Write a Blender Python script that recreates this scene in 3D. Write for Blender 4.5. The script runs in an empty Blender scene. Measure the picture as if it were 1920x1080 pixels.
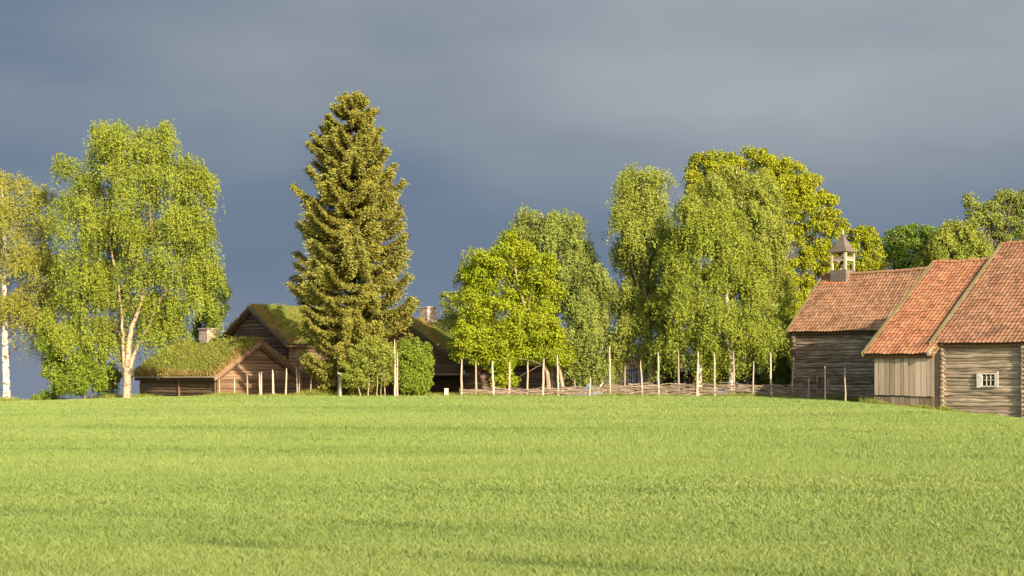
import bpy, math, random
import numpy as np
from mathutils import Vector

R = math.radians
rng = np.random.default_rng(7)
random.seed(7)
scene = bpy.context.scene
COL = scene.collection

# ------------------------------------------------------------------ camera, sky, sun, exposure
F = 2637.0            # focal length in pixels of the 1920 wide frame
HOR = 712.0           # image row of the eye level
cam_d = bpy.data.cameras.new('camera')
cam = bpy.data.objects.new('camera', cam_d)
COL.objects.link(cam)
cam.location = (0, 0, 0)
cam.rotation_euler = (R(90), 0, 0)
cam_d.sensor_width = 36.0
cam_d.lens = 36.0 * F / 1920.0
cam_d.shift_y = (HOR - 540.0) / 1920.0
cam_d.clip_start = 0.1
cam_d.clip_end = 8000
scene.camera = cam

scene.view_settings.view_transform = 'Standard'
scene.view_settings.look = 'None'
scene.view_settings.gamma = 1.0
EXPO = 1.2
scene.view_settings.exposure = EXPO

SUN_EL, SUN_AZ = R(22), R(30)     # elevation; azimuth to the right of straight behind the camera
sun_dir = Vector((math.sin(SUN_AZ) * math.cos(SUN_EL), -math.cos(SUN_AZ) * math.cos(SUN_EL), math.sin(SUN_EL)))
sun_d = bpy.data.lights.new('sun', 'SUN')
sun_d.energy = 5.0
sun_d.angle = R(0.6)
sun_d.color = (1.0, 0.86, 0.66)
sun = bpy.data.objects.new('sun', sun_d)
COL.objects.link(sun)
sun.location = (30, -40, 40)
sun.rotation_euler = sun_dir.to_track_quat('Z', 'Y').to_euler()


def nodes_of(idb):
    idb.use_nodes = True
    nt = idb.node_tree
    nt.nodes.clear()
    return nt, nt.nodes, nt.links


class NB:
    """small node builder"""
    def __init__(self, nt):
        self.nt = nt

    def n(self, typ, **kw):
        nd = self.nt.nodes.new(typ)
        for k, v in kw.items():
            if hasattr(nd, k):
                setattr(nd, k, v)
        return nd

    def l(self, a, b):
        self.nt.links.new(a, b)

    def math(self, op, a, b=None, clamp=False):
        m = self.n('ShaderNodeMath', operation=op)
        m.use_clamp = clamp
        for i, v in enumerate((a, b)):
            if v is None:
                continue
            if isinstance(v, (int, float)):
                m.inputs[i].default_value = v
            else:
                self.l(v, m.inputs[i])
        return m.outputs[0]

    def mix(self, fac, a, b, blend='MIX'):
        m = self.n('ShaderNodeMix', data_type='RGBA', blend_type=blend)
        for sock, v in ((m.inputs[0], fac), (m.inputs[6], a), (m.inputs[7], b)):
            if isinstance(v, (int, float)):
                sock.default_value = v
            elif isinstance(v, tuple):
                sock.default_value = (*v, 1.0)
            else:
                self.l(v, sock)
        return m.outputs[2]

    def ramp(self, fac, stops, interp='LINEAR'):
        r = self.n('ShaderNodeValToRGB')
        r.color_ramp.interpolation = interp
        el = r.color_ramp.elements
        while len(el) < len(stops):
            el.new(0.5)
        for e, (p, c) in zip(el, stops):
            e.position = p
            e.color = (*c, 1.0)
        self.l(fac, r.inputs[0])
        return r.outputs[0]

    def noise(self, vec, scale, detail=3, rough=0.5, dist=0.0):
        t = self.n('ShaderNodeTexNoise')
        t.inputs['Scale'].default_value = scale
        t.inputs['Detail'].default_value = detail
        t.inputs['Roughness'].default_value = rough
        t.inputs['Distortion'].default_value = dist
        if vec is not None:
            self.l(vec, t.inputs['Vector'])
        return t.outputs['Fac']

    def mapping(self, vec, scale=(1, 1, 1), loc=(0, 0, 0), rot=(0, 0, 0)):
        m = self.n('ShaderNodeMapping')
        m.inputs['Scale'].default_value = scale
        m.inputs['Location'].default_value = loc
        m.inputs['Rotation'].default_value = rot
        self.l(vec, m.inputs['Vector'])
        return m.outputs[0]

    def maprange(self, v, a, b, c, d, smooth=False):
        m = self.n('ShaderNodeMapRange')
        if smooth:
            m.interpolation_type = 'SMOOTHSTEP'
        m.inputs[1].default_value = a
        m.inputs[2].default_value = b
        m.inputs[3].default_value = c
        m.inputs[4].default_value = d
        self.l(v, m.inputs[0])
        return m.outputs[0]


world = bpy.data.worlds.new('World')
scene.world = world
world.use_nodes = True
nt, nn, ln = nodes_of(world)
b = NB(nt)
SKY_STRENGTH = 0.14
tc = b.n('ShaderNodeTexCoord')
sky = b.n('ShaderNodeTexSky')
sky.sky_type = 'NISHITA'
sky.sun_disc = False
sky.sun_elevation = SUN_EL
sky.sun_rotation = math.atan2(sun_dir.x, sun_dir.y)
sky.air_density = 1.2
sky.dust_density = 2.0
# dark rain cloud over the half of the sky the camera faces, clear evening sky behind the camera
sep = b.n('ShaderNodeSeparateXYZ')
b.l(tc.outputs['Generated'], sep.inputs[0])
m1 = b.mapping(tc.outputs['Generated'], (2.2, 1.0, 5.6), (1.35, 0.1, 0.55), (0, R(7), 0))
n1 = b.noise(m1, 2.0, 2.5, 0.42, 0.25)
m2 = b.mapping(tc.outputs['Generated'], (5.0, 2.0, 15.0), (3.1, 0.7, 2.2), (0, R(-9), 0))
n2 = b.noise(m2, 1.6, 3, 0.5, 0.3)
up = b.maprange(sep.outputs[2], 0.085, 0.20, 0, 1, True)
gx = b.math('MULTIPLY', b.math('MULTIPLY', sep.outputs[0], 0.80), b.math('ADD', b.math('MULTIPLY', up, 0.7), 0.3))
cl = b.math('ADD', b.math('MULTIPLY', b.math('SUBTRACT', n1, 0.5), 0.75), b.math('MULTIPLY', b.math('SUBTRACT', n2, 0.5), 0.30))
cl = b.math('ADD', cl, gx)
cl = b.math('ADD', cl, b.math('MULTIPLY', up, 0.45))
cl = b.math('ADD', cl, 0.22)
K = 1.0 / (2 ** EXPO) / SKY_STRENGTH
def kc(c):
    return tuple(v * K for v in c)
cloud = b.ramp(b.maprange(cl, 0.0, 1.0, 0, 1),
               [(0.0, kc((0.140, 0.195, 0.285))), (0.30, kc((0.165, 0.222, 0.308))),
                (0.62, kc((0.265, 0.310, 0.365))), (1.0, kc((0.385, 0.425, 0.465)))])
low = b.math('MULTIPLY', b.maprange(sep.outputs[2], 0.085, 0.02, 0, 1, True), b.maprange(sep.outputs[0], 0.05, -0.25, 0.1, 0.75, True))
cloud = b.mix(low, cloud, kc((0.235, 0.275, 0.345)))
side = b.maprange(sep.outputs[1], -0.25, 0.35, 0, 1, True)
skycol = b.mix(side, sky.outputs[0], cloud)
bg = b.n('ShaderNodeBackground')
bg.inputs['Strength'].default_value = SKY_STRENGTH
b.l(skycol, bg.inputs['Color'])
wo = b.n('ShaderNodeOutputWorld')
b.l(bg.outputs[0], wo.inputs[0])


# ------------------------------------------------------------------ helpers
def P(px, py, Y):
    return np.array([(px - 960.0) / F * Y, Y, (HOR - py) / F * Y])


def softplus(x, k):
    return np.logaddexp(0, k * x) / k


def ground_z(x, y):
    x = np.asarray(x, float)
    y = np.asarray(y, float)
    rise = -1.67 + 0.0087 * (np.minimum(y, 400) - 12)
    z = rise - 0.040 * softplus(y - 95.5, 0.9) + 0.012 * softplus(y - 220, 0.05)
    z = z - 0.125 * (softplus(x - 19.2, 1.0) - softplus(x - 40, 0.4))
    z = z - 0.032 * (softplus(-x - 22, 0.5) - softplus(-x - 60, 0.2))
    z = z + 0.035 * np.sin(x * 0.21 + y * 0.13) * np.sin(y * 0.17 + 1.0) * np.clip((95 - y) / 30, 0, 1)
    return z - 0.14


def gz(x, y):
    return float(ground_z(x, y))


class MB:
    """collects verts and faces, links them as one mesh object"""
    def __init__(self):
        self.v, self.f, self.m, self.t = [], [], [], []
        self.nv = 0

    def add(self, verts, faces, mat=0, tuv=None):
        verts = np.asarray(verts, float).reshape(-1, 3)
        faces = np.asarray(faces, int)
        if faces.ndim == 1:
            faces = faces.reshape(1, -1)
        self.v.append(verts)
        self.f.append(faces + self.nv)
        self.m.append(mat)
        self.t.append(np.zeros((len(verts), 3)) if tuv is None else np.asarray(tuv, float).reshape(-1, 3))
        self.nv += len(verts)

    def build(self, name, mats, parent=None, smooth=False, loc=None):
        me = bpy.data.meshes.new(name)
        v = np.concatenate(self.v).astype(np.float32)
        if loc is not None:
            v = v - np.asarray(loc, np.float32)
        t = np.concatenate(self.t).astype(np.float32)
        tot = np.concatenate([np.full(len(f), f.shape[1], np.int32) for f in self.f])
        idx = np.concatenate([f.ravel() for f in self.f]).astype(np.int32)
        mi = np.concatenate([np.full(len(f), m, np.int32) for f, m in zip(self.f, self.m)])
        me.vertices.add(len(v))
        me.vertices.foreach_set('co', v.ravel())
        me.loops.add(len(idx))
        me.loops.foreach_set('vertex_index', idx)
        me.polygons.add(len(tot))
        st = np.zeros(len(tot), np.int32)
        st[1:] = np.cumsum(tot)[:-1]
        me.polygons.foreach_set('loop_start', st)
        me.polygons.foreach_set('loop_total', tot)
        me.polygons.foreach_set('material_index', mi)
        if np.any(t):
            a = me.attributes.new('tuv', 'FLOAT_VECTOR', 'POINT')
            a.data.foreach_set('vector', t.ravel())
        me.polygons.foreach_set('use_smooth', np.full(len(tot), bool(smooth)))
        me.update(calc_edges=True)
        for m in (mats if isinstance(mats, (list, tuple)) else [mats]):
            me.materials.append(m)
        o = bpy.data.objects.new(name, me)
        COL.objects.link(o)
        if loc is not None:
            o.location = loc
        if parent is not None:
            o.parent = parent
            o.matrix_parent_inverse.identity()
            if loc is None:
                o.location = -parent.location
        return o


def tag(o, label=None, cat=None, group=None, kind=None):
    if label:
        o['label'] = label
    if cat:
        o['category'] = cat
    if group:
        o['group'] = group
    if kind:
        o['kind'] = kind
    return o


def empty(name, loc, label, cat, group=None):
    o = bpy.data.objects.new(name, None)
    o.empty_display_size = 0.5
    COL.objects.link(o)
    o.location = [float(c) for c in loc]
    return tag(o, label, cat, group)


def tube(mb, pts, radii, n=6, mat=0, caps=True):
    pts = np.asarray(pts, float)
    radii = np.broadcast_to(np.asarray(radii, float), (len(pts),))
    d = np.gradient(pts, axis=0)
    d /= np.linalg.norm(d, axis=1)[:, None] + 1e-9
    ref = np.array([0.31, 0.87, 0.11])
    if abs(np.dot(d[0], ref) / np.linalg.norm(ref)) > 0.9:
        ref = np.array([0.9, -0.1, 0.3])
    a = np.cross(d, ref)
    a /= np.linalg.norm(a, axis=1)[:, None] + 1e-9
    c = np.cross(d, a)
    ang = np.linspace(0, 2 * np.pi, n, endpoint=False)
    ring = pts[:, None, :] + radii[:, None, None] * (np.cos(ang)[None, :, None] * a[:, None, :] + np.sin(ang)[None, :, None] * c[:, None, :])
    k = len(pts)
    i = np.arange(k - 1)[:, None] * n
    j = np.arange(n)[None, :]
    j2 = (j + 1) % n
    faces = np.stack([i + j, i + j2, i + n + j2, i + n + j], -1).reshape(-1, 4)
    ln_ = np.concatenate([[0], np.cumsum(np.linalg.norm(np.diff(pts, axis=0), axis=1))])
    tuv = np.zeros((k, n, 3))
    tuv[:, :, 0] = ln_[:, None] + 0.01
    tuv[:, :, 1] = ang[None, :] / 6.28
    tuv[:, :, 2] = random.random() * 50
    mb.add(ring.reshape(-1, 3), faces, mat, tuv)
    if caps:
        mb.add(ring[0], np.arange(n)[::-1], mat, tuv[0])
        mb.add(ring[-1], np.arange(n), mat, tuv[-1])


def box(mb, o, ex, ey, ez, mat=0, tuv=True):
    """box from corner o with edge vectors"""
    o, ex, ey, ez = (np.asarray(q, float) for q in (o, ex, ey, ez))
    v = [o, o + ex, o + ex + ey, o + ey, o + ez, o + ex + ez, o + ex + ey + ez, o + ey + ez]
    f = [[0, 3, 2, 1], [4, 5, 6, 7], [0, 1, 5, 4], [1, 2, 6, 5], [2, 3, 7, 6], [3, 0, 4, 7]]
    sd = random.random() * 50
    L = [np.linalg.norm(ex), np.linalg.norm(ey), np.linalg.norm(ez)]
    long = int(np.argmax(L))
    cs = [(0, 0, 0), (1, 0, 0), (1, 1, 0), (0, 1, 0), (0, 0, 1), (1, 0, 1), (1, 1, 1), (0, 1, 1)]
    t = [[c[long] * L[long] + 0.01, (c[(long + 1) % 3] * L[(long + 1) % 3] + c[(long + 2) % 3] * L[(long + 2) % 3]), sd] for c in cs]
    mb.add(v, f, mat, t)


# ------------------------------------------------------------------ materials
def new_mat(name):
    m = bpy.data.materials.new(name)
    nt, _, _ = nodes_of(m)
    return m, NB(nt)


def finish(bb, col, rough=0.8, spec=0.25, bump=None, bstr=0.3, bdist=0.02, transl=None, tfac=0.3):
    p = bb.n('ShaderNodeBsdfPrincipled')
    if isinstance(col, tuple):
        p.inputs['Base Color'].default_value = (*col, 1)
    else:
        bb.l(col, p.inputs['Base Color'])
    p.inputs['Roughness'].default_value = rough
    p.inputs['Specular IOR Level'].default_value = spec
    if bump is not None:
        bm = bb.n('ShaderNodeBump')
        bm.inputs['Strength'].default_value = bstr
        bm.inputs['Distance'].default_value = bdist
        bb.l(bump, bm.inputs['Height'])
        bb.l(bm.outputs[0], p.inputs['Normal'])
    out = bb.n('ShaderNodeOutputMaterial')
    sh = p.outputs[0]
    if transl is not None:
        t = bb.n('ShaderNodeBsdfTranslucent')
        if isinstance(transl, tuple):
            t.inputs[0].default_value = (*transl, 1)
        else:
            bb.l(transl, t.inputs[0])
        mx = bb.n('ShaderNodeMixShader')
        mx.inputs[0].default_value = tfac
        bb.l(sh, mx.inputs[1])
        bb.l(t.outputs[0], mx.inputs[2])
        sh = mx.outputs[0]
    bb.l(sh, out.inputs[0])


def leaf_mat(name, c_dark, c_mid, c_light, accent=None, tfac=0.22, spec=0.08):
    m, bb = new_mat(name)
    g = bb.n('ShaderNodeNewGeometry')
    tc = bb.n('ShaderNodeTexCoord')
    stops = [(0.0, c_dark), (0.5, c_mid), (1.0, c_light)]
    col = bb.ramp(g.outputs['Random Per Island'], stops)
    nz = bb.noise(tc.outputs['Object'], 0.55, 3, 0.6)
    col2 = bb.mix(bb.maprange(nz, 0.35, 0.68, 0, 0.55), col, accent or c_light)
    tr = bb.mix(1.0, col2, (1.0, 1.0, 0.45), 'MULTIPLY')
    finish(bb, col2, 0.7, spec, transl=tr, tfac=tfac)
    return m


def wood_mat(name, dark, mid, light, ustretch=0.5, streak=1.0, moss=None, strokes=False, rndw=0.30):
    """weathered timber; the grain follows the board (attribute tuv: along, board index, seed)"""
    m, bb = new_mat(name)
    at = bb.n('ShaderNodeAttribute')
    at.attribute_name = 'tuv'
    sp = bb.n('ShaderNodeSeparateXYZ')
    bb.l(at.outputs['Vector'], sp.inputs[0])
    fl = bb.math('FLOOR', sp.outputs[1])
    wn = bb.n('ShaderNodeTexWhiteNoise', noise_dimensions='2D')
    cb = bb.n('ShaderNodeCombineXYZ')
    bb.l(fl, cb.inputs[0])
    bb.l(sp.outputs[2], cb.inputs[1])
    bb.l(cb.outputs[0], wn.inputs['Vector'])
    rnd = wn.outputs['Value']
    mp = bb.mapping(at.outputs['Vector'], (ustretch, 3.2, 1.0))
    n1 = bb.noise(mp, 2.2, 5, 0.62, 0.4)
    mp2 = bb.mapping(at.outputs['Vector'], (ustretch * 2.0, 11.0, 1.0))
    n2 = bb.noise(mp2, 3.0, 4, 0.6)
    mp3 = bb.mapping(at.outputs['Vector'], (0.35, 0.12, 1.0))
    n3 = bb.noise(mp3, 1.5, 3, 0.5)
    f = bb.math('ADD', bb.math('MULTIPLY', n1, 0.75 * streak), bb.math('MULTIPLY', n2, 0.30 * streak))
    f = bb.math('ADD', f, bb.math('MULTIPLY', rnd, rndw))
    f = bb.math('ADD', f, bb.math('MULTIPLY', n3, 0.30))
    f = bb.maprange(f, 0.30 + rndw / 2, 1.0 + rndw / 2, 0, 1)
    col = bb.ramp(f, [(0.0, dark), (0.5, mid), (1.0, light)])
    if strokes:     # long weathered streaks, pale where the surface is bleached, dark in the cracks
        s1 = bb.noise(bb.mapping(at.outputs['Vector'], (0.75, 1.7, 1.0), (3, 5, 0)), 1.5, 3, 0.55, 0.3)
        col = bb.mix(bb.maprange(s1, 0.56, 0.66, 0, 0.75), col, light)
        s2 = bb.noise(bb.mapping(at.outputs['Vector'], (0.6, 2.1, 1.0), (13, 2, 0)), 1.6, 3, 0.55, 0.3)
        col = bb.mix(bb.maprange(s2, 0.57, 0.66, 0, 0.85), col, dark)
    if moss:
        ms = bb.noise(bb.mapping(at.outputs['Vector'], (0.8, 1.0, 1.0)), 2.5, 4, 0.6)
        col = bb.mix(bb.maprange(ms, 0.42, 0.62, 0, 0.8), col, moss)
    finish(bb, col, 0.85, 0.2, bump=n2, bstr=0.5, bdist=0.02)
    return m


def tile_mat(name, c0, c1, c2, lichen, lich_amt=0.5, patch=None):
    m, bb = new_mat(name)
    at = bb.n('ShaderNodeAttribute')
    at.attribute_name = 'tuv'
    sp = bb.n('ShaderNodeSeparateXYZ')
    bb.l(at.outputs['Vector'], sp.inputs[0])
    cb = bb.n('ShaderNodeCombineXYZ')
    bb.l(bb.math('FLOOR', sp.outputs[0]), cb.inputs[0])
    bb.l(bb.math('FLOOR', sp.outputs[1]), cb.inputs[1])
    wn = bb.n('ShaderNodeTexWhiteNoise', noise_dimensions='2D')
    bb.l(cb.outputs[0], wn.inputs['Vector'])
    big = bb.noise(bb.mapping(at.outputs['Vector'], (0.07, 0.09, 1)), 2.0, 4, 0.6)
    f = bb.math('ADD', bb.math('MULTIPLY', wn.outputs['Value'], 0.62), bb.math('MULTIPLY', big, 0.55))
    col = bb.ramp(bb.maprange(f, 0.15, 1.0, 0, 1), [(0.0, c0), (0.45, c1), (1.0, c2)])
    fine = bb.noise(bb.mapping(at.outputs['Vector'], (1.6, 1.3, 1)), 3.0, 5, 0.7)
    lic2 = bb.noise(bb.mapping(at.outputs['Vector'], (0.16, 0.12, 1), (4, 9, 0)), 2.2, 4, 0.6)
    lf = bb.math('MULTIPLY', bb.maprange(fine, 0.46, 0.62, 0, 1), bb.maprange(lic2, 0.38, 0.62, 0.25, 1))
    col = bb.mix(bb.math('MULTIPLY', lf, lich_amt), col, lichen)
    if patch:      # a patch of newer tiles: (u0, u1, v0, v1, colour)
        u0, u1, v0, v1, pc = patch
        fu = bb.math('MULTIPLY', bb.maprange(sp.outputs[0], u0 - .3, u0 + .3, 0, 1), bb.maprange(sp.outputs[0], u1 - .3, u1 + .3, 1, 0))
        fv = bb.math('MULTIPLY', bb.maprange(sp.outputs[1], v0 - .3, v0 + .3, 0, 1), bb.maprange(sp.outputs[1], v1 - .3, v1 + .3, 1, 0))
        col = bb.mix(bb.math('MULTIPLY', bb.math('MULTIPLY', fu, fv), 0.7), col, pc)
    finish(bb, col, 0.8, 0.25, bump=fine, bstr=0.3, bdist=0.01)
    return m


def noise_mat(name, stops, scale, rough=0.9, detail=4, bstr=0.3, bdist=0.03, stretch=(1, 1, 1)):
    m, bb = new_mat(name)
    tc = bb.n('ShaderNodeTexCoord')
    n = bb.noise(bb.mapping(tc.outputs['Object'], stretch), scale, detail, 0.6)
    finish(bb, bb.ramp(bb.maprange(n, 0.28, 0.72, 0, 1), stops), rough, 0.2, bump=n, bstr=bstr, bdist=bdist)
    return m


def birch_bark(name, white, dark):
    m, bb = new_mat(name)
    at = bb.n('ShaderNodeAttribute')
    at.attribute_name = 'tuv'
    n1 = bb.noise(bb.mapping(at.outputs['Vector'], (1.6, 2.2, 1)), 2.0, 4, 0.65, 0.6)
    n2 = bb.noise(bb.mapping(at.outputs['Vector'], (7.0, 1.2, 1)), 2.5, 2, 0.6)
    sp = bb.n('ShaderNodeSeparateXYZ')
    bb.l(at.outputs['Vector'], sp.inputs[0])
    col = bb.mix(bb.maprange(n1, 0.53, 0.60, 0, 1), white, dark)
    col = bb.mix(bb.math('MULTIPLY', bb.maprange(n2, 0.57, 0.63, 0, 1), 0.8), col, dark)
    finish(bb, col, 0.7, 0.3, bump=n1, bstr=0.3)
    return m


M = {}
M['soil'] = noise_mat('field_soil', [(0, (.06, .10, .02)), (.5, (.085, .13, .028)), (1, (.11, .16, .036))], 0.8)
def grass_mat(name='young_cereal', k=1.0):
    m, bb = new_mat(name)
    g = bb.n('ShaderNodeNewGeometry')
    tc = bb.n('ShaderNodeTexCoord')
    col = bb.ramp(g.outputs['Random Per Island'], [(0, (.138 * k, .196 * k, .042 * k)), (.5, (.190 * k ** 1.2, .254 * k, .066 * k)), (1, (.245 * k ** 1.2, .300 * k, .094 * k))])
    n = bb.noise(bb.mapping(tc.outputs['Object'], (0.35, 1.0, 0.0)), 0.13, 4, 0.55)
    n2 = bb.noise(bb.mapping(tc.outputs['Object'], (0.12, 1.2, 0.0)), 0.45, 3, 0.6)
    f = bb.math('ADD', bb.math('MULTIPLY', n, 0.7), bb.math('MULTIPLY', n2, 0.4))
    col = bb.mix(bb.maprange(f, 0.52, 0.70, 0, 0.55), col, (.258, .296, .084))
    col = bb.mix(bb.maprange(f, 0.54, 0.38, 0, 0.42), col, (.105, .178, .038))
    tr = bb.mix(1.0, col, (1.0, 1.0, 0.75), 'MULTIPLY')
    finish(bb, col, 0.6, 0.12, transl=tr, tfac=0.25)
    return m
M['grass'] = grass_mat()
M['grass_dark'] = grass_mat('young_cereal_shade_patch', 0.60)  # darker copy: crop-edge shade put into blade colour, also used for dark patches
M['turf_soil'] = noise_mat('turf_soil', [(0, (.11, .075, .03)), (.35, (.12, .105, .035)), (.5, (.11, .14, .035)), (1, (.13, .18, .04))], 0.9)
M['turf_green'] = leaf_mat('turf_grass', (.10, .14, .022), (.18, .215, .036), (.27, .27, .06), (.23, .20, .05))
M['turf_dry'] = leaf_mat('turf_dry_grass', (.17, .115, .035), (.28, .185, .06), (.38, .28, .11), (.26, .22, .06))
M['log_dark'] = wood_mat('log_dark', (.030, .018, .010), (.095, .060, .036), (.20, .135, .085), 0.5)
M['log_red'] = wood_mat('log_red_brown', (.05, .026, .015), (.165, .098, .058), (.30, .19, .12), 0.5)
M['log_chapel'] = wood_mat('log_chapel', (.035, .022, .014), (.125, .086, .058), (.40, .31, .22), 0.40, 1.0, strokes=True)
M['log_barn'] = wood_mat('log_barn', (.095, .068, .042), (.240, .185, .125), (.46, .37, .26), 0.40, 1.0, strokes=True)
M['plank'] = wood_mat('plank_grey', (.16, .120, .085), (.285, .220, .155), (.40, .325, .24), 0.25, 0.9, rndw=0.7)
M['plank_dark'] = wood_mat('plank_dark', (.12, .09, .06), (.20, .155, .105), (.28, .225, .16), 0.4, 0.9, rndw=0.6)
M['board_brown'] = wood_mat('board_brown', (.055, .030, .016), (.13, .075, .040), (.22, .135, .075), 0.4)
M['board_orange'] = wood_mat('board_orange', (.16, .075, .022), (.24, .12, .035), (.32, .18, .06), 0.4)
M['verge'] = wood_mat('verge_board', (.08, .065, .030), (.16, .130, .065), (.25, .205, .115), 0.4, 1.0, (.15, .13, .045))
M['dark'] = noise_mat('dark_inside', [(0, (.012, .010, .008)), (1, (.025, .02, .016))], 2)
M['pole'] = wood_mat('pole_wood', (.12, .085, .055), (.27, .205, .145), (.42, .34, .26), 0.5)
M['pole_pale'] = wood_mat('pole_pale', (.20, .155, .11), (.37, .30, .225), (.52, .44, .34), 0.5)
M['twig'] = wood_mat('twig_brown', (.05, .035, .025), (.12, .085, .06), (.24, .18, .13), 0.5)
M['wattle'] = wood_mat('wattle_wood', (.05, .036, .024), (.165, .125, .085), (.38, .30, .21), 0.7)
M['tile_a'] = tile_mat('tiles_weathered', (.100, .044, .024), (.215, .098, .050), (.31, .155, .083), (.22, .175, .095), 0.85, (2.0, 9.5, 15.0, 30.0, (.44, .135, .055)))
M['tile_b'] = tile_mat('tiles_red', (.13, .051, .025), (.27, .100, .046), (.36, .155, .077), (.25, .19, .10), 0.72)
M['tile_c'] = tile_mat('tiles_brown_red', (.090, .040, .022), (.200, .086, .045), (.29, .135, .074), (.24, .19, .105), 0.75)
M['white_paint'] = noise_mat('old_white_paint', [(0, (.26, .24, .19)), (.5, (.42, .39, .33)), (1, (.55, .52, .45))], 7)
M['cream'] = wood_mat('cream_wood', (.20, .155, .09), (.35, .285, .18), (.48, .405, .28), 0.6)
M['shingle'] = wood_mat('turret_shingle', (.05, .04, .032), (.095, .076, .060), (.16, .13, .105), 0.8)
M['bell'] = noise_mat('bell_bronze', [(0, (.03, .025, .018)), (1, (.06, .05, .035))], 5, 0.5)
M['brick'] = noise_mat('chimney_stone', [(0, (.20, .12, .085)), (.5, (.36, .27, .21)), (1, (.50, .43, .36))], 3.2, 0.9, 5, 0.8, 0.06, (1, 1, 2.2))
M['bark'] = noise_mat('bark_brown', [(0, (.045, .032, .020)), (1, (.15, .11, .07))], 3.0, 0.9, 5, 0.6, 0.05, (3, 3, .7))
M['bark_pale'] = noise_mat('bark_pale', [(0, (.14, .10, .065)), (1, (.36, .28, .20))], 3.0, 0.9, 5, 0.6, 0.04, (3, 3, .7))
M['birch_warm'] = birch_bark('birch_bark_warm', (.34, .24, .16), (.12, .075, .045))
M['birch_white'] = birch_bark('birch_bark_white', (.56, .50, .40), (.10, .075, .055))
M['tarp'] = noise_mat('tarpaulin', [(0, (.07, .11, .16)), (.5, (.14, .20, .26)), (1, (.32, .38, .43))], 1.6, 0.5, 3, 0.5, 0.05)
M['tin'] = noise_mat('pale_tin', [(0, (.30, .34, .33)), (1, (.48, .52, .50))], 3, 0.5)
def glass_mat():
    m, bb = new_mat('window_glass')
    finish(bb, (.012, .015, .018), 0.08, 0.5)
    return m
M['glass'] = glass_mat()

M['lf_birch'] = leaf_mat('leaf_birch', (.085, .120, .012), (.172, .210, .022), (.262, .285, .046), (.220, .238, .030))
M['lf_birch_olive'] = leaf_mat('leaf_birch_olive', (.105, .135, .018), (.195, .230, .034), (.285, .300, .062), (.240, .250, .040))
M['lf_birch_gold'] = leaf_mat('leaf_birch_gold', (.115, .128, .018), (.205, .215, .032), (.295, .288, .062), (.255, .230, .034))
M['lf_birch_pale'] = leaf_mat('leaf_birch_pale', (.095, .135, .022), (.180, .220, .042), (.270, .295, .074), (.225, .240, .052))
M['lf_maple'] = leaf_mat('leaf_maple', (.090, .140, .006), (.185, .235, .010), (.280, .315, .022), (.255, .265, .014))
M['lf_oak'] = leaf_mat('leaf_oak', (.110, .135, .007), (.220, .250, .012), (.315, .320, .024), (.275, .275, .016))
M['lf_spruce'] = leaf_mat('needle_spruce', (.070, .078, .015), (.165, .168, .029), (.275, .252, .050), (.210, .180, .032), 0.08, 0.1)
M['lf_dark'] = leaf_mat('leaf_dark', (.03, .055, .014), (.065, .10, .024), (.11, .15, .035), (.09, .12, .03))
M['lf_shrub'] = leaf_mat('leaf_shrub', (.065, .115, .010), (.135, .195, .018), (.210, .265, .034), (.175, .215, .022))
M['lf_green'] = leaf_mat('leaf_green', (.060, .105, .014), (.120, .185, .028), (.190, .255, .045), (.160, .22, .03))
M['lf_brush'] = leaf_mat('leaf_brush', (.06, .07, .016), (.12, .135, .026), (.19, .19, .04), (.17, .14, .04))

# ------------------------------------------------------------------ ground
def grid_lines(segs):
    out = []
    for a, c, n in segs:
        out.append(np.linspace(a, c, n, endpoint=False))
    return np.concatenate(out + [[segs[-1][1]]])
gx_ = grid_lines([(-1500, -300, 8), (-300, -60, 16), (-60, 60, 120), (60, 300, 16), (300, 1500, 8)])
gy_ = grid_lines([(-400, -20, 12), (-20, 8, 10), (8, 130, 160), (130, 400, 30), (400, 3000, 20)])
GX, GY = np.meshgrid(gx_, gy_)
GZ = ground_z(GX, GY)
nx, ny = len(gx_), len(gy_)
ii = (np.arange(ny - 1)[:, None] * nx + np.arange(nx - 1)[None, :])
gm = MB()
gm.add(np.stack([GX, GY, GZ], -1).reshape(-1, 3), np.stack([ii, ii + 1, ii + nx + 1, ii + nx], -1).reshape(-1, 4))
g = gm.build('ground', M['soil'], smooth=True)
tag(g, kind='structure')

# barn axes: a runs along the front walls (to the right and towards the camera), b into the depth
S2 = math.sqrt(0.5)
def AB(a, bb_, z=0.0):
    return np.array([(a + bb_) * S2, (bb_ - a) * S2, z])
def vnoise(x, y, seed=0):
    """smooth cheap 2-D noise"""
    r = np.random.default_rng(seed)
    s = 0
    for k in range(7):
        th = r.uniform(0, 6.28)
        fr = r.uniform(0.6, 1.9)
        s = s + np.sin(fr * (np.cos(th) * x + np.sin(th) * y) + r.uniform(0, 6.28))
    return s / 4.0

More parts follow.
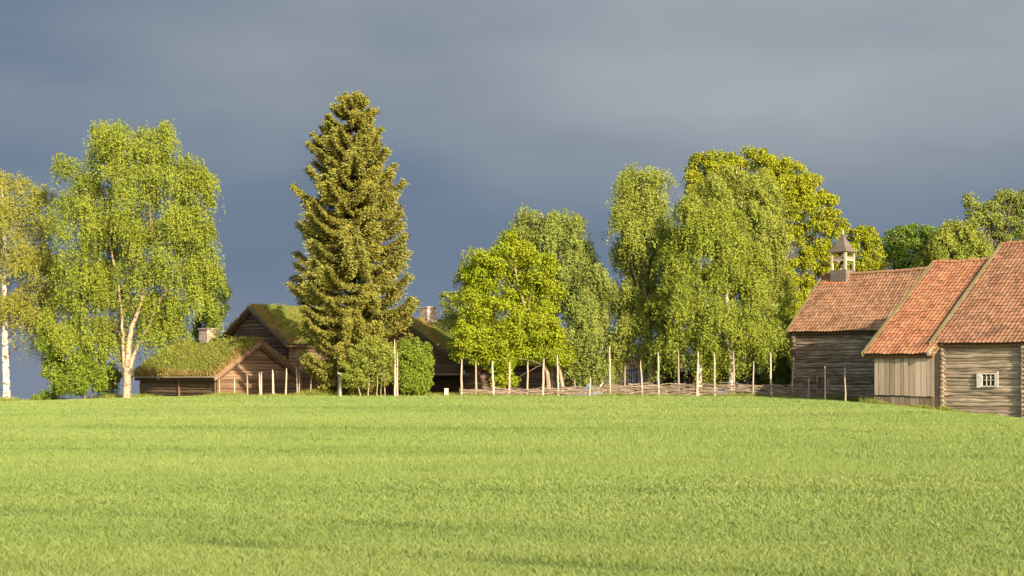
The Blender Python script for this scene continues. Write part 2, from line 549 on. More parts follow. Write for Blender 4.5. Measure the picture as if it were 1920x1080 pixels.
def tracks(x, y):
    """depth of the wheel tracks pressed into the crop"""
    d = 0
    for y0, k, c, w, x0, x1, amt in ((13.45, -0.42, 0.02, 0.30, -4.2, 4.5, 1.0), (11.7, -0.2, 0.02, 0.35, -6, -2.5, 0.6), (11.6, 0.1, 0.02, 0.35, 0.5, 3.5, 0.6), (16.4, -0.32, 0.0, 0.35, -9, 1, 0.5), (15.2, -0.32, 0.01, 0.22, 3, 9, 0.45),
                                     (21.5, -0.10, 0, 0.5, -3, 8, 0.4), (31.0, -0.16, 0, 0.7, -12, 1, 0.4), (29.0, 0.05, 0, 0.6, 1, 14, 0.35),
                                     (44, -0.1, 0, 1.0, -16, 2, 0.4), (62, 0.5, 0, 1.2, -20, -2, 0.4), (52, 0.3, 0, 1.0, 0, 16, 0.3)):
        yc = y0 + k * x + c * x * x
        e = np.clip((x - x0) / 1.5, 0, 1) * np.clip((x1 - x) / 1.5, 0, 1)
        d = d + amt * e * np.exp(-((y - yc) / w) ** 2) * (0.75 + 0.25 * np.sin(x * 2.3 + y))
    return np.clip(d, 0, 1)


def grass(n, y0, y1, hgt, wid, seed, segs):
    r = np.random.default_rng(seed)
    # density falls with the square of the distance so that it stays even to the eye
    u = r.random(n)
    y = 1.0 / (1 / y0 + u * (1 / y1 - 1 / y0))
    x = (r.random(n) * 2 - 1) * (0.375 * y + 6.5)
    # leave out the footprints of the barns
    a = (x - y) * S2
    bb_ = (x + y) * S2
    keep = ~((a > -42.1) & (bb_ > 71.1)) & ~((a > -55.0) & (bb_ > 82.2))
    tr = tracks(x, y)
    keep &= r.random(n) > tr * 0.35
    x, y, tr = x[keep], y[keep], tr[keep]
    n = len(x)
    patch = vnoise(x * .55, y * .9, 31) + .6 * vnoise(x * 1.7, y * 2.2, 32)
    shade_or_patch = (r.random(n) < tr * 1.15) | (r.random(n) < np.clip((patch - 1.0) * 1.2, 0, .75))  # blades coloured dark as shade along the tracks, plus random dark patches
    z = ground_z(x, y)
    vig = 1 + 0.16 * vnoise(x * 0.35, y * 0.5, 3) + 0.10 * vnoise(x * 1.3, y * 1.6, 4)
    h = hgt * vig * (0.65 + 0.6 * r.random(n)) * (1 - 0.35 * tr)
    w = wid * (y / y0) * (0.7 + 0.6 * r.random(n))
    ang = r.random(n) * 6.2832
    lean_a = r.random(n) * 6.2832
    lean = h * (0.25 + 0.95 * r.random(n))
    s = np.stack([np.cos(ang), np.sin(ang), np.zeros(n)], -1) * (w / 2)[:, None]
    base = np.stack([x, y, z - 0.01], -1)
    ld = np.stack([np.cos(lean_a), np.sin(lean_a), np.zeros(n)], -1)
    tip = base + ld * lean[:, None] + np.array([0, 0, 1]) * h[:, None]
    mb = MB()
    if segs == 1:
        v = np.stack([base - s, base + s, tip], 1)
        f3 = np.arange(3 * n).reshape(-1, 3)
        mb.add(v.reshape(-1, 3), f3[~shade_or_patch])
        mb.f.append(f3[shade_or_patch])
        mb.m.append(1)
    else:
        mid = base + ld * (lean * 0.30)[:, None] + np.array([0, 0, 1]) * (h * 0.6)[:, None]
        v = np.stack([base - s, base + s, mid + s * 0.8, mid - s * 0.8, tip], 1)
        i = np.arange(n)[:, None] * 5
        q4, q3 = i + np.array([0, 1, 2, 3]), i + np.array([3, 2, 4])
        mb.add(v.reshape(-1, 3), q4[~shade_or_patch])
        for fc, mt in ((q4[shade_or_patch], 1), (q3[~shade_or_patch], 0), (q3[shade_or_patch], 1)):
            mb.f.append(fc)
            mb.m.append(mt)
    return mb

GN = 1.0
gg = MB()
for args in ((int(980000 * GN), 9.8, 24, 0.088, 0.0070, 11, 2), (int(640000 * GN), 23, 48, 0.072, 0.0120, 12, 1), (int(540000 * GN), 46, 99, 0.075, 0.024, 13, 1)):
    mm = grass(*args)
    off = gg.nv
    gg.v += mm.v
    gg.t += mm.t
    gg.f += [f + off for f in mm.f]
    gg.m += mm.m
    gg.nv += mm.nv
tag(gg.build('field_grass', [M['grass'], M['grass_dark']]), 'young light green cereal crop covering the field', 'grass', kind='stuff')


# ------------------------------------------------------------------ wall and roof builders
def log_wall(mb, p0, p1, z0, ztop, logh=0.26, depth=0.07, seed=0, wob=0.02, du=0.22, gable=None, nrm_sign=1, mat=0, sub=6):
    """horizontal log wall from p0 to p1 (xy, seen from outside left to right). ztop: wall top; gable=(apex z): triangle above"""
    r = np.random.default_rng(seed)
    p0 = np.asarray(p0, float)[:2]
    p1 = np.asarray(p1, float)[:2]
    L = np.linalg.norm(p1 - p0)
    d = (p1 - p0) / L
    nrm = np.array([d[1], -d[0]]) * nrm_sign
    zt = ztop if gable is None else gable
    nl = max(1, int(round((zt - z0) / logh)))
    lh = (zt - z0) / nl
    nu = max(2, int(L / du))
    u = np.linspace(0, 1, nu + 1)
    rows, tv, ext = [], [], []
    ph = r.uniform(0, 6.28, (nl + 1, 3))
    zoff = np.concatenate([[0], r.uniform(-0.16, 0.16, nl - 1), [0]]) * lh if nl > 1 else np.zeros(2)
    amp = r.uniform(0.5, 1.3, nl + 1)
    base_off = r.uniform(-0.02, 0.025, nl + 1)
    for k in range(nl):
        for j in range(sub):
            t = j / sub if j else 0.02
            if j == sub - 1:
                t = 0.98
            rows.append((k, t))
    V, T = [], []
    for k, t in rows:
        z = z0 + (k + t) * lh
        if gable is not None and z > ztop:
            f = 0.5 * (z - ztop) / (gable - ztop)
        else:
            f = 0.0
        uu = f + u * (1 - 2 * f)
        um = uu * L
        lo = wob * amp[k] * (np.sin(um * 1.1 + ph[k, 0]) + 0.6 * np.sin(um * 2.7 + ph[k, 1]))
        hi = wob * amp[k + 1] * (np.sin(um * 1.1 + ph[k + 1, 0]) + 0.6 * np.sin(um * 2.7 + ph[k + 1, 1]))
        if k == 0: lo = lo * 0
        if k == nl - 1: hi = hi * 0
        zz = z + (lo + zoff[k]) * (1 - t) + (hi + zoff[k + 1]) * t
        bul = depth * np.sqrt(max(0.0, 1 - (2 * t - 1) ** 2)) + base_off[k] + 0.012 * np.sin(um * 3.1 + ph[k, 2])
        xy = p0[None, :] + d[None, :] * um[:, None] + nrm[None, :] * bul[:, None]
        V.append(np.column_stack([xy, zz]))
        T.append(np.column_stack([um + 0.01, np.full(nu + 1, k + t), np.full(nu + 1, float(seed))]))
    nr = len(rows)
    i = np.arange(nr - 1)[:, None] * (nu + 1) + np.arange(nu)[None, :]
    mb.add(np.concatenate(V), np.stack([i, i + 1, i + nu + 2, i + nu + 1], -1).reshape(-1, 4), mat, np.concatenate(T))


def log_ends(mb, p, z0, z1, dirs, logh=0.26, r0=0.10, out=0.28, seed=1):
    """crossing log ends at a notched corner"""
    r = random.Random(seed)
    n = int((z1 - z0) / logh)
    for k in range(n):
        for q, dv in enumerate(dirs):
            z = z0 + (k + 0.5 + 0.5 * q) * logh
            if z > z1:
                continue
            dv3 = np.array([dv[0], dv[1], 0.0])
            o = np.array([p[0], p[1], z])
            L = out * r.uniform(0.8, 1.15)
            tube(mb, [o - dv3 * 0.15, o + dv3 * L], [r0 * r.uniform(.85, 1.1)] * 2, 7)


def plank_wall(mb, p0, p1, z0, z1, w=0.24, th=0.03, seed=0, z0b=None, mat=0, gap=0.032):
    r = random.Random(seed)
    p0 = np.asarray(p0, float)[:2]
    p1 = np.asarray(p1, float)[:2]
    L = np.linalg.norm(p1 - p0)
    d = np.append((p1 - p0) / L, 0)
    nrm = np.array([d[1], -d[0], 0])
    z0b = z0 if z0b is None else z0b
    s = 0.0
    while s < L - 0.02:
        ww = min(w * r.uniform(0.6, 1.35), L - s)
        f = s / L
        zb = z0 + (z0b - z0) * f + r.uniform(-.02, .02)
        t = th * r.uniform(0.85, 1.15)
        o = np.array([p0[0], p0[1], 0]) + d * (s + gap / 2) + np.array([0, 0, zb])
        box(mb, o, d * (ww - gap), nrm * t, np.array([0, 0, z1 - zb]), mat)
        s += ww
    # dark backing behind the gaps
    return d, nrm


def tile_roof(mb, e0, e1, r0, tw=0.25, tl=0.34, amp=0.028, seed=0, flip=False, sag=0.04, mat=0):
    """pantiled slope: eave e0 -> e1, ridge corner r0 above e0"""
    e0, e1, r0 = (np.asarray(q, float) for q in (e0, e1, r0))
    U = e1 - e0
    Vv = r0 - e0
    Lu, Lv = np.linalg.norm(U), np.linalg.norm(Vv)
    nrm = np.cross(U / Lu, Vv / Lv)
    nrm /= np.linalg.norm(nrm)
    if nrm[2] < 0:
        nrm = -nrm
    nu, nv = int(round(Lu / tw)), int(round(Lv / tl))
    r = np.random.default_rng(seed)
    us = np.linspace(0, nu, nu * 6 + 1)
    prof = amp * (0.5 + 0.5 * np.cos(2 * np.pi * us)) ** 1.4 + amp * 0.25 * np.sin(2 * np.pi * us)
    vs = []
    for k in range(nv):
        vs += [k + 0.01, k + 0.5, k + 0.985]
    vs = np.array(vs)
    UU, VV = np.meshgrid(us, vs)
    step = 0.032 * (1 - (VV - np.floor(VV)))
    jit = r.uniform(-0.012, 0.012, (nv + 1, nu + 2))
    h = prof[None, :] + step + jit[np.floor(VV).astype(int), np.floor(UU).astype(int)]
    sagf = -sag * np.sin(np.pi * VV / nv) * (0.6 + 0.4 * np.sin(UU / nu * 7 + seed)) + 0.02 * vnoise(UU * 0.12, VV * 0.15, seed)
    h = h + sagf
    Pn = e0 + (UU / nu)[..., None] * U + (VV / nv)[..., None] * Vv + h[..., None] * nrm
    Pn = Pn - (0.09 * np.sin(np.pi * UU / nu) * (0.4 + 0.6 * VV / nv) + 0.02 * np.sin(UU / nu * 17 + seed))[..., None] * np.array([0, 0, 1.0])
    # uneven lower edges
    Pn = Pn + (r.uniform(-0.018, 0.018, (nv + 1, nu + 2))[np.floor(VV).astype(int), np.floor(UU).astype(int)])[..., None] * (Vv / Lv)
    nU, nV = len(us), len(vs)
    i = np.arange(nV - 1)[:, None] * nU + np.arange(nU - 1)[None, :]
    T = np.stack([UU + 0.01, VV, np.full_like(UU, seed)], -1)
    mb.add(Pn.reshape(-1, 3), np.stack([i, i + 1, i + nU + 1, i + nU], -1).reshape(-1, 4), mat, T.reshape(-1, 3))


def ridge_caps(mb, a, c, r=0.13, tl=0.36, seed=0):
    a, c = np.asarray(a, float), np.asarray(c, float)
    L = np.linalg.norm(c - a)
    d = (c - a) / L
    rr = random.Random(seed)
    n = int(L / tl)
    for k in range(n):
        sg = lambda t: np.array([0, 0, -0.09 * math.sin(math.pi * t) - 0.02 * math.sin(t * 17 + seed)])
        jz = np.array([0, 0, rr.uniform(-.015, .02)])
        o = a + d * (k * L / n) + jz + sg(k / n)
        o2 = a + d * ((k + .97) * L / n) + jz + sg((k + .97) / n)
        tube(mb, [o, o2], [r * 1.08, r * 0.92], 8)


def slab(mb, e0, e1, r0, th, mat=0):
    """underside boarding below a roof slope"""
    e0, e1, r0 = (np.asarray(q, float) for q in (e0, e1, r0))
    U, V = e1 - e0, r0 - e0
    n = np.cross(U, V)
    n /= np.linalg.norm(n)
    if n[2] < 0:
        n = -n
    box(mb, e0 - n * (th + .17), U, V, n * (th - 0.02), mat)


def turf_slope(mb, e0, e1, r0, th=0.22, seed=0, blades=9000, bh=0.28, dry_edge=0.6, mats=(0, 1, 2), rank=1.0):
    """sod slope: bumpy soil skin plus grass blades; mats = soil, green grass, dry grass"""
    e0, e1, r0 = (np.asarray(q, float) for q in (e0, e1, r0))
    U, V = e1 - e0, r0 - e0
    Lu, Lv = np.linalg.norm(U), np.linalg.norm(V)
    n = np.cross(U, V)
    n /= np.linalg.norm(n)
    if n[2] < 0:
        n = -n
    nu, nv = max(4, int(Lu / 0.35)), max(4, int(Lv / 0.35))
    UU, VV = np.meshgrid(np.linspace(0, 1, nu + 1), np.linspace(0, 1, nv + 1))
    def hh(u, v):
        e = np.minimum(np.minimum(u * Lu, (1 - u) * Lu), v * Lv)
        return th * np.clip(0.45 + e / 0.5, 0, 1) + 0.06 * vnoise(u * Lu * 1.3, v * Lv * 1.3, seed)
    Pn = e0 + UU[..., None] * U + VV[..., None] * V + hh(UU, VV)[..., None] * n
    w = nu + 1
    i = np.arange(nv)[:, None] * w + np.arange(nu)[None, :]
    mb.add(Pn.reshape(-1, 3), np.stack([i, i + 1, i + w + 1, i + w], -1).reshape(-1, 4), mats[0])
    # skirts round the edge
    low = e0 + UU[..., None] * U + VV[..., None] * V - 0.02 * n
    for top, bot in ((Pn[0], low[0]), (Pn[:, 0], low[:, 0]), (Pn[:, -1], low[:, -1])):
        k = len(top)
        j = np.arange(k - 1)
        mb.add(np.concatenate([top, bot]), np.stack([j, j + 1, j + 1 + k, j + k], -1), mats[0])
    r = np.random.default_rng(seed + 5)
    N = blades
    u, v = r.random(N), r.random(N)
    edge = np.minimum(np.minimum(u * Lu, (1 - u) * Lu), v * Lv)
    base = e0 + u[:, None] * U + v[:, None] * V + (hh(u, v) - 0.03)[:, None] * n
    clump = 0.75 + 0.5 * vnoise(u * Lu * 0.9, v * Lv * 0.9, seed + 9)
    h = bh * np.clip(clump, 0.25, 1.9) * (0.5 + r.random(N)) * rank
    ang = r.random(N) * 6.28
    wv = np.stack([np.cos(ang), np.sin(ang), np.zeros(N)], -1) * (0.035 + 0.03 * r.random(N))[:, None]
    la = r.random(N) * 6.28
    tip = base + np.stack([np.cos(la) * h * 0.45, np.sin(la) * h * 0.45, h], -1) + n * 0.05
    dry = (edge < dry_edge * (0.5 + r.random(N))) | (vnoise(u * Lu * 0.7, v * Lv * 0.7, seed + 21) > 0.85)
    for sel, mt in ((~dry, mats[1]), (dry, mats[2])):
        bs, ws, ts = base[sel], wv[sel], tip[sel]
        k = len(bs)
        mb.add(np.stack([bs - ws, bs + ws, ts], 1).reshape(-1, 3), np.arange(3 * k).reshape(-1, 3), mt)


def board(mb, p, q, up, th, w, mat=0):
    """board from p to q, depth vector up*w, thickness vector th"""
    p, q = np.asarray(p, float), np.asarray(q, float)
    box(mb, p, q - p, np.asarray(th, float), np.asarray(up, float) * w, mat)


ADIR = np.array([S2, -S2, 0.0])      # along the barn fronts
BDIR = np.array([S2, S2, 0.0])       # into the depth
ZD = np.array([0, 0, 1.0])

# ------------------------------------------------------------------ the three tiled barns on the right
def tiled_barn(name, label, a0, a1, b0, w, ze, zr, tile, vo=0.5, eo=0.35, seed=0, right_verge=True, verge_w=0.10):
    """a0..a1: roof extent along the front; b0: eave line; w: half span; ze, zr: eave and ridge height"""
    base = AB(a0 + vo, b0 + eo)
    base[2] = gz(base[0], base[1])
    root = empty(name, base, label, 'barn', 'tiled timber barns')
    e0, e1 = AB(a0, b0, ze), AB(a1, b0, ze)
    r0, r1 = AB(a0, b0 + w, zr), AB(a1, b0 + w, zr)
    k0, k1 = AB(a0, b0 + 2 * w, ze), AB(a1, b0 + 2 * w, ze)
    mb = MB()
    tile_roof(mb, e0, e1, r0, seed=seed)
    tile_roof(mb, k1, k0, r1, seed=seed + 50)
    roof = mb.build('roof', M[tile], root, smooth=False)
    mb = MB()
    slab(mb, e0 + ADIR * .03, e1 - ADIR * .03, r0 + ADIR * .03, 0.13)
    slab(mb, k1 - ADIR * .03, k0 + ADIR * .03, r1 - ADIR * .03, 0.13)
    mb.build('roof_boarding', M['board_brown'], root)
    mb = MB()
    ridge_caps(mb, r0 + ZD * 0.04, r1 + ZD * 0.04, seed=seed)
    rc = mb.build('ridge_tiles', M[tile], roof, smooth=True)
    rc.location = (0, 0, 0)
    # verge boards along the rakes
    n = np.cross(ADIR, r0 - e0)
    n /= np.linalg.norm(n)
    if n[2] < 0:
        n = -n
    nb = np.array([-n[0], -n[1], n[2]])
    for end, sgn in ((0, -1), (1, 1)):
        if end == 1 and not right_verge:
            continue
        E, Rg, Kk = (e0, r0, k0) if end == 0 else (e1, r1, k1)
        mb = MB()
        th = ADIR * sgn * 0.07
        board(mb, E - n * 0.14 - (r0 - e0) / np.linalg.norm(r0 - e0) * 0.08, Rg - n * 0.14, n, th, verge_w + 0.14)
        board(mb, Kk - nb * 0.16, Rg - nb * 0.16, nb, th, verge_w + 0.14)
        # flat cap board lying over the outer tiles
        board(mb, E + n * 0.06 - ADIR * sgn * 0.13, Rg + n * 0.06 - ADIR * sgn * 0.13, n, ADIR * sgn * 0.13, 0.035)
        mb.build('verge_board', M['verge'], root)
    return root, dict(e0=e0, e1=e1, r0=r0, r1=r1, k0=k0, k1=k1)


def rise_at(ze, zr, w, d):
    return ze + (zr - ze) * d / w

# --- big log barn at the right edge
a0, b0, w3, ze3, zr3 = -38.73, 71.57, 8.5, 2.01, 8.06
vo, eo = 0.55, 0.35
barn, pts = tiled_barn('log_barn', 'large grey log barn with steep brown-red tiled roof and small white window', a0, a0 + 15, b0, w3, ze3, zr3, 'tile_c', vo, eo, 3)
wa0, wa1, wb0, wb1 = a0 + vo, a0 + 15 - vo, b0 + eo, b0 + 2 * w3 - eo
wt = rise_at(ze3, zr3, w3, eo) - 0.10
apex = zr3 - 0.14
seam = wa0 + 4.55
mb = MB()
zb = gz(*AB(seam, wb0)[:2]) - 0.55
log_wall(mb, AB(wa0, wb0), AB(seam, wb0), zb, wt, 0.19, 0.04, 31, 0.03)
log_wall(mb, AB(seam + 0.35, wb0 + .05), AB(wa1, wb0 + .05), zb - 1.0, wt, 0.19, 0.04, 36, 0.03)
mb.build('front_wall', M['log_barn'], barn, smooth=True)
mb = MB()
log_wall(mb, AB(wa0, wb1), AB(wa0, wb0), zb, wt, 0.235, 0.06, 32, 0.02, gable=apex)
log_wall(mb, AB(wa1, wb0), AB(wa1, wb1), zb - 1, wt, 0.235, 0.06, 33, 0.02, gable=apex)
log_wall(mb, AB(wa1, wb1), AB(wa0, wb1), zb, wt, 0.235, 0.06, 34, 0.02)
mb.build('wall', M['log_barn'], barn)
mb = MB()
log_ends(mb, AB(wa0, wb0), zb, wt - 0.15, [-ADIR, -BDIR], 0.235, 0.095, 0.20, 5)
mb.build('log_ends', M['log_barn'], barn)
mb = MB()
log_ends(mb, AB(seam + 0.12, wb0), zb - .3, wt - 0.1, [-BDIR], 0.235, 0.085, 0.24, 6)
mb.build('log_ends', M['log_barn'], barn)
for s_, ww in ((0.02, .07), (0.27, .09)):
    mb = MB()
    o = AB(seam + s_, wb0 - 0.19)
    box(mb, o + ZD * zb, ADIR * ww, BDIR * 0.08, ZD * (wt - zb - 0.12))
    mb.build('corner_board', M['plank'], barn)
mb = MB()
o = AB(wa0 + 0.1, wb0 - 0.16)
rr = random.Random(4)
for k in range(9):
    c = AB(wa0 + 0.3 + k * 0.55 + rr.uniform(-.1, .1), wb0 - 0.05)
    zg = gz(c[0], c[1])
    box(mb, c + ZD * (zg - 0.2) - ADIR * .25 , ADIR * rr.uniform(.35, .5), BDIR * 0.3 - 0 * ADIR, ZD * (0.2 + rr.uniform(.05, .16)))
mb.build('foundation_stones', M['brick'], barn)
# window
def window(root, a, bq, z, w, h, shutter=True):
    mb = MB()
    fw = 0.10
    y = bq
    for (aa, zz, ww, hh) in ((a, z, w, fw * .8), (a, z + h - fw * .7, w, fw * .7), (a, z + fw * .8, fw, h - 1.5 * fw), (a + w - fw, z + fw * .8, fw, h - 1.5 * fw)):
        box(mb, AB(aa, y - 0.05, zz), ADIR * ww, BDIR * 0.14, ZD * hh)
    if shutter:
        box(mb, AB(a - 0.20, y - 0.06, z - 0.03), ADIR * 0.19, BDIR * 0.05, ZD * (h + 0.06))
        box(mb, AB(a + w + 0.005, y - 0.055, z - 0.01), ADIR * 0.10, BDIR * 0.05, ZD * (h + 0.10))
    win = mb.build('window', M['white_paint'], root)
    mb = MB()
    iw, ih = w - 2 * fw, h - 1.5 * fw
    for k in (1, 2):
        box(mb, AB(a + fw + iw * k / 3 - 0.018, y - 0.02, z + fw * .8), ADIR * 0.036, BDIR * 0.05, ZD * ih)
    box(mb, AB(a + fw, y - 0.022, z + fw * .8 + ih / 2 - 0.018), ADIR * iw, BDIR * 0.05, ZD * 0.036)
    gl = mb.build('glazing_bar', M['white_paint'], win)
    gl.location = (0, 0, 0)
    mb = MB()
    box(mb, AB(a + fw, y + 0.035, z + fw * .8), ADIR * iw, BDIR * 0.02, ZD * ih)
    pn = mb.build('pane', M['glass'], win)
    pn.location = (0, 0, 0)
    return win
window(barn, wa0 + 2.25, wb0 - 0.09, -0.40, 0.92, 0.76)

# --- annexe with upright boards
a0, b0, w2, ze2, zr2 = -42.56, 70.85, 8.1, 1.47, 7.15
vo = 0.55
ann, pts2 = tiled_barn('board_barn', 'narrow barn with bright red tiled roof and upright grey boards, between two log barns', a0, -38.26, b0, w2, ze2, zr2, 'tile_b', vo, 0.35, 8, right_verge=False)
wa0, wa1, wb0, wb1 = a0 + vo, -38.30, b0 + 0.35, b0 + 2 * w2 - 0.35
wt = rise_at(ze2, zr2, w2, 0.35) - 0.12
gl_, gr_ = gz(*AB(wa0, wb0)[:2]), gz(*AB(wa1, wb0)[:2])
mb = MB()
step_l, step_r = -0.86, -0.93
plank_wall(mb, AB(wa0, wb0), AB(wa1, wb0), step_l, wt, 0.30, 0.035, 41, step_r)
mb.build('board_wall', M['plank'], ann)
mb = MB()
plank_wall(mb, AB(wa0 + .03, wb0 + .07), AB(wa1 - .02, wb0 + .07), gl_ - 0.4, step_r - 0.005, 0.28, 0.03, 42, gr_ - 0.4)
mb.build('skirting_boards', M['plank_dark'], ann)
mb = MB()
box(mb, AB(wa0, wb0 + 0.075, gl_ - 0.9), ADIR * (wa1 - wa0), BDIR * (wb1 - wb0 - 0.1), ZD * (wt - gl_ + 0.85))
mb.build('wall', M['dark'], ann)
mb = MB()
plank_wall(mb, AB(wa0 - 0.0, wb1), AB(wa0 - 0.0, wb0), gl_ - .4, wt, 0.26, 0.03, 43)
mb.add([AB(wa0, wb0, wt), AB(wa0, wb1, wt), AB(wa0, b0 + w2, zr2 - 0.15)], [0, 1, 2], 0, [[0.01, 0, 1], [16, 0, 1], [8, 6, 1]])
mb.build('gable_wall', M['plank_dark'], ann)
mb = MB()    # projecting wall plate end under the eave
o = AB(wa1 - 0.25, b0 - 0.05, ze2 - 0.12)
box(mb, o, ADIR * 0.16, BDIR * 1.0 + ZD * .6, ZD * 0.17)
box(mb, AB(wa0 - .3, wb0 - 0.06, wt - 0.22), ADIR * (wa1 - wa0 + .3), BDIR * 0.10, ZD * 0.14)
mb.build('eave_beam', M['cream'], ann)

# --- storehouse with the bell turret
a0 = (18.94 - 97) * S2
b0 = (18.94 + 97) * S2
w1, ze1, zr1 = 4.55, 3.27, 7.45
vo, eo = 0.42, 0.36
sto, pts1 = tiled_barn('belfry_barn', 'dark brown log barn with weathered tiled roof carrying a bell turret', a0, a0 + 9.4, b0, w1, ze1, zr1, 'tile_a', vo, eo, 15)
wa0, wa1, wb0, wb1 = a0 + vo, a0 + 9.4 - vo, b0 + eo, b0 + 2 * w1 - eo
wt = rise_at(ze1, zr1, w1, eo) - 0.12
zb = -1.6
mb = MB()
log_wall(mb, AB(wa0, wb0), AB(wa1, wb0), zb, wt, 0.21, 0.055, 51, 0.026)
mb.build('front_wall', M['log_chapel'], sto, smooth=True)
mb = MB()
log_wall(mb, AB(wa0, wb1), AB(wa0, wb0), zb, wt, 0.25, 0.08, 52, 0.02, gable=zr1 - .14)
log_wall(mb, AB(wa1, wb0), AB(wa1, wb1), zb, wt, 0.25, 0.08, 53, 0.02, gable=zr1 - .14)
log_wall(mb, AB(wa1, wb1), AB(wa0, wb1), zb, wt, 0.25, 0.08, 54, 0.02)
mb.build('wall', M['log_chapel'], sto)
mb = MB()
log_ends(mb, AB(wa0, wb0), zb, wt - 0.2, [-ADIR, -BDIR], 0.25, 0.10, 0.24, 9)
mb.build('log_ends', M['log_chapel'], sto, smooth=True)
mb = MB()
dz0 = gz(*AB(wa0 + 2.0, wb0)[:2])
dp = AB(wa0 + 1.95, wb0 - 0.13)
plank_wall(mb, dp, dp + ADIR * 0.75, dz0 - 0.1, dz0 + 1.45, 0.25, 0.03, 61)
door = mb.build('door', M['log_dark'], sto)
mb = MB()
for q in (-0.10, 0.76):
    box(mb, dp + ADIR * q - BDIR * 0.06 + ZD * (dz0 - 0.1), ADIR * 0.09, BDIR * 0.12, ZD * 1.6)
box(mb, dp + ADIR * -0.14 - BDIR * 0.07 + ZD * (dz0 + 1.5), ADIR * 1.04, BDIR * 0.14, ZD * 0.10)
fr = mb.build('door_frame', M['log_chapel'], door)
fr.location = (0, 0, 0)

# turret
ts = 1.22
tcx = AB(a0 + 1.62, b0 + w1)          # centre on the ridge
def T(u, v, z):
    return tcx + ADIR * u + BDIR * v + ZD * z
tur = empty('bell_turret', T(0, 0, zr1), None, None)
tur.parent = sto
tur.location = tur.location - sto.location
del_keys = [k for k in ('label', 'category') if k in tur.keys()]
h = ts / 2
mb = MB()
box(mb, T(-h - .03, -h - .03, zr1 - 1.0), ADIR * (ts + .06), BDIR * (ts + .06), ZD * 1.26)
def sub(mbx, name, mat, par, smooth=False):
    o = mbx.build(name, mat, None, smooth)
    o.parent = par
    o.matrix_parent_inverse.identity()
    wl = par.location.copy()
    pp = par.parent
    while pp is not None:
        wl = wl + pp.location
        pp = pp.parent
    o.location = -wl
    return o
sub(mb, 'turret_base', M['shingle'], tur)
zt0, zt1 = zr1 + 0.26, zr1 + 1.58
mb = MB()
for u_ in (-h, h - .16):
    for v_ in (-h, h - .16):
        box(mb, T(u_, v_, zt0), ADIR * .16, BDIR * .16, ZD * (zt1 - zt0))
# rails: middle and top
for z_, hh in ((zt0 + 0.62, 0.11), (zt1 - 0.12, 0.12)):
    for v_ in (-h + .02, h - .10):
        box(mb, T(-h + .162, v_, z_), ADIR * (ts - .324), BDIR * .08, ZD * hh)
    for u_ in (-h + .02, h - .10):
        box(mb, T(u_, -h + .162, z_), ADIR * .08, BDIR * (ts - .324), ZD * hh)
sub(mb, 'turret_frame', M['cream'], tur)
mb = MB()
# boards with an opening above the middle rail
for v_ in (-h + .05, h - .07):
    box(mb, T(-h + .162, v_, zt0 + .732), ADIR * (ts - .324), BDIR * .03, ZD * .19)
for u_ in (-h + .05, h - .07):
    box(mb, T(u_, -h + .162, zt0 + .732), ADIR * .03, BDIR * (ts - .324), ZD * .19)
sub(mb, 'turret_boards', M['plank'], tur)
mb = MB()
prof = [(1.06, -0.06), (1.0, 0.0), (0.66, 0.32), (0.40, 0.66), (0.22, 0.98), (0.10, 1.20)]
rings = []
for s_, z_ in prof:
    q = (h + 0.09) * s_
    rings.append([T(-q, -q, zt1 + z_), T(q, -q, zt1 + z_), T(q, q, zt1 + z_), T(-q, q, zt1 + z_)])
V = np.array(rings).reshape(-1, 3)
fs = []
for k in range(len(prof) - 1):
    for j in range(4):
        fs.append([k * 4 + j, k * 4 + (j + 1) % 4, k * 4 + 4 + (j + 1) % 4, k * 4 + 4 + j])
tv = np.array([[0.01 + (j % 2) * 1.0, k * 2.0, 3.0] for k in range(len(prof)) for j in range(4)])
mb.add(V, fs, 0, tv)
mb.add(V[:4], [3, 2, 1, 0], 0, tv[:4])
sub(mb, 'turret_roof', M['shingle'], tur)
mb = MB()
tube(mb, [T(0, 0, zt1 + 1.12), T(0, 0, zt1 + 1.30), T(0, 0, zt1 + 1.42), T(0, 0, zt1 + 1.50)], [.055, .055, .09, .03], 8)
sub(mb, 'finial', M['cream'], tur)
mb = MB()
bz = zt0 + 0.20
tube(mb, [T(-.05, -.05, bz), T(-.05, -.05, bz + .06), T(-.05, -.05, bz + .22), T(-.05, -.05, bz + .38), T(-.05, -.05, bz + .44)], [.25, .22, .15, .12, .04], 12)
box(mb, T(-.5, -.11, bz + .44), ADIR * 1.0, BDIR * .12, ZD * .12)
sub(mb, 'bell', M['bell'], tur, True)

def leaves(mb, c, size, r, aspect=0.62, out=None, droop=0.0, mat=0, face=None):
    """diamond leaves at the points c"""
    n = len(c)
    ax = r.normal(size=(n, 3))
    if out is not None:
        ax = ax + out * 0.8
    ax[:, 2] -= droop
    ax /= np.linalg.norm(ax, axis=1)[:, None] + 1e-9
    nr = r.normal(size=(n, 3)) * 0.6
    if face is not None:
        nr = nr + face
    sd = np.cross(ax, nr)
    sd /= np.linalg.norm(sd, axis=1)[:, None] + 1e-9
    s = (size * (0.50 + 1.0 * r.random(n)))[:, None]
    v = np.stack([c - ax * s * .5, c + sd * s * aspect * .5 - ax * s * .05, c + ax * s * .5, c - sd * s * aspect * .5 - ax * s * .05], 1)
    mb.add(v.reshape(-1, 3), np.arange(4 * n).reshape(-1, 4), mat)


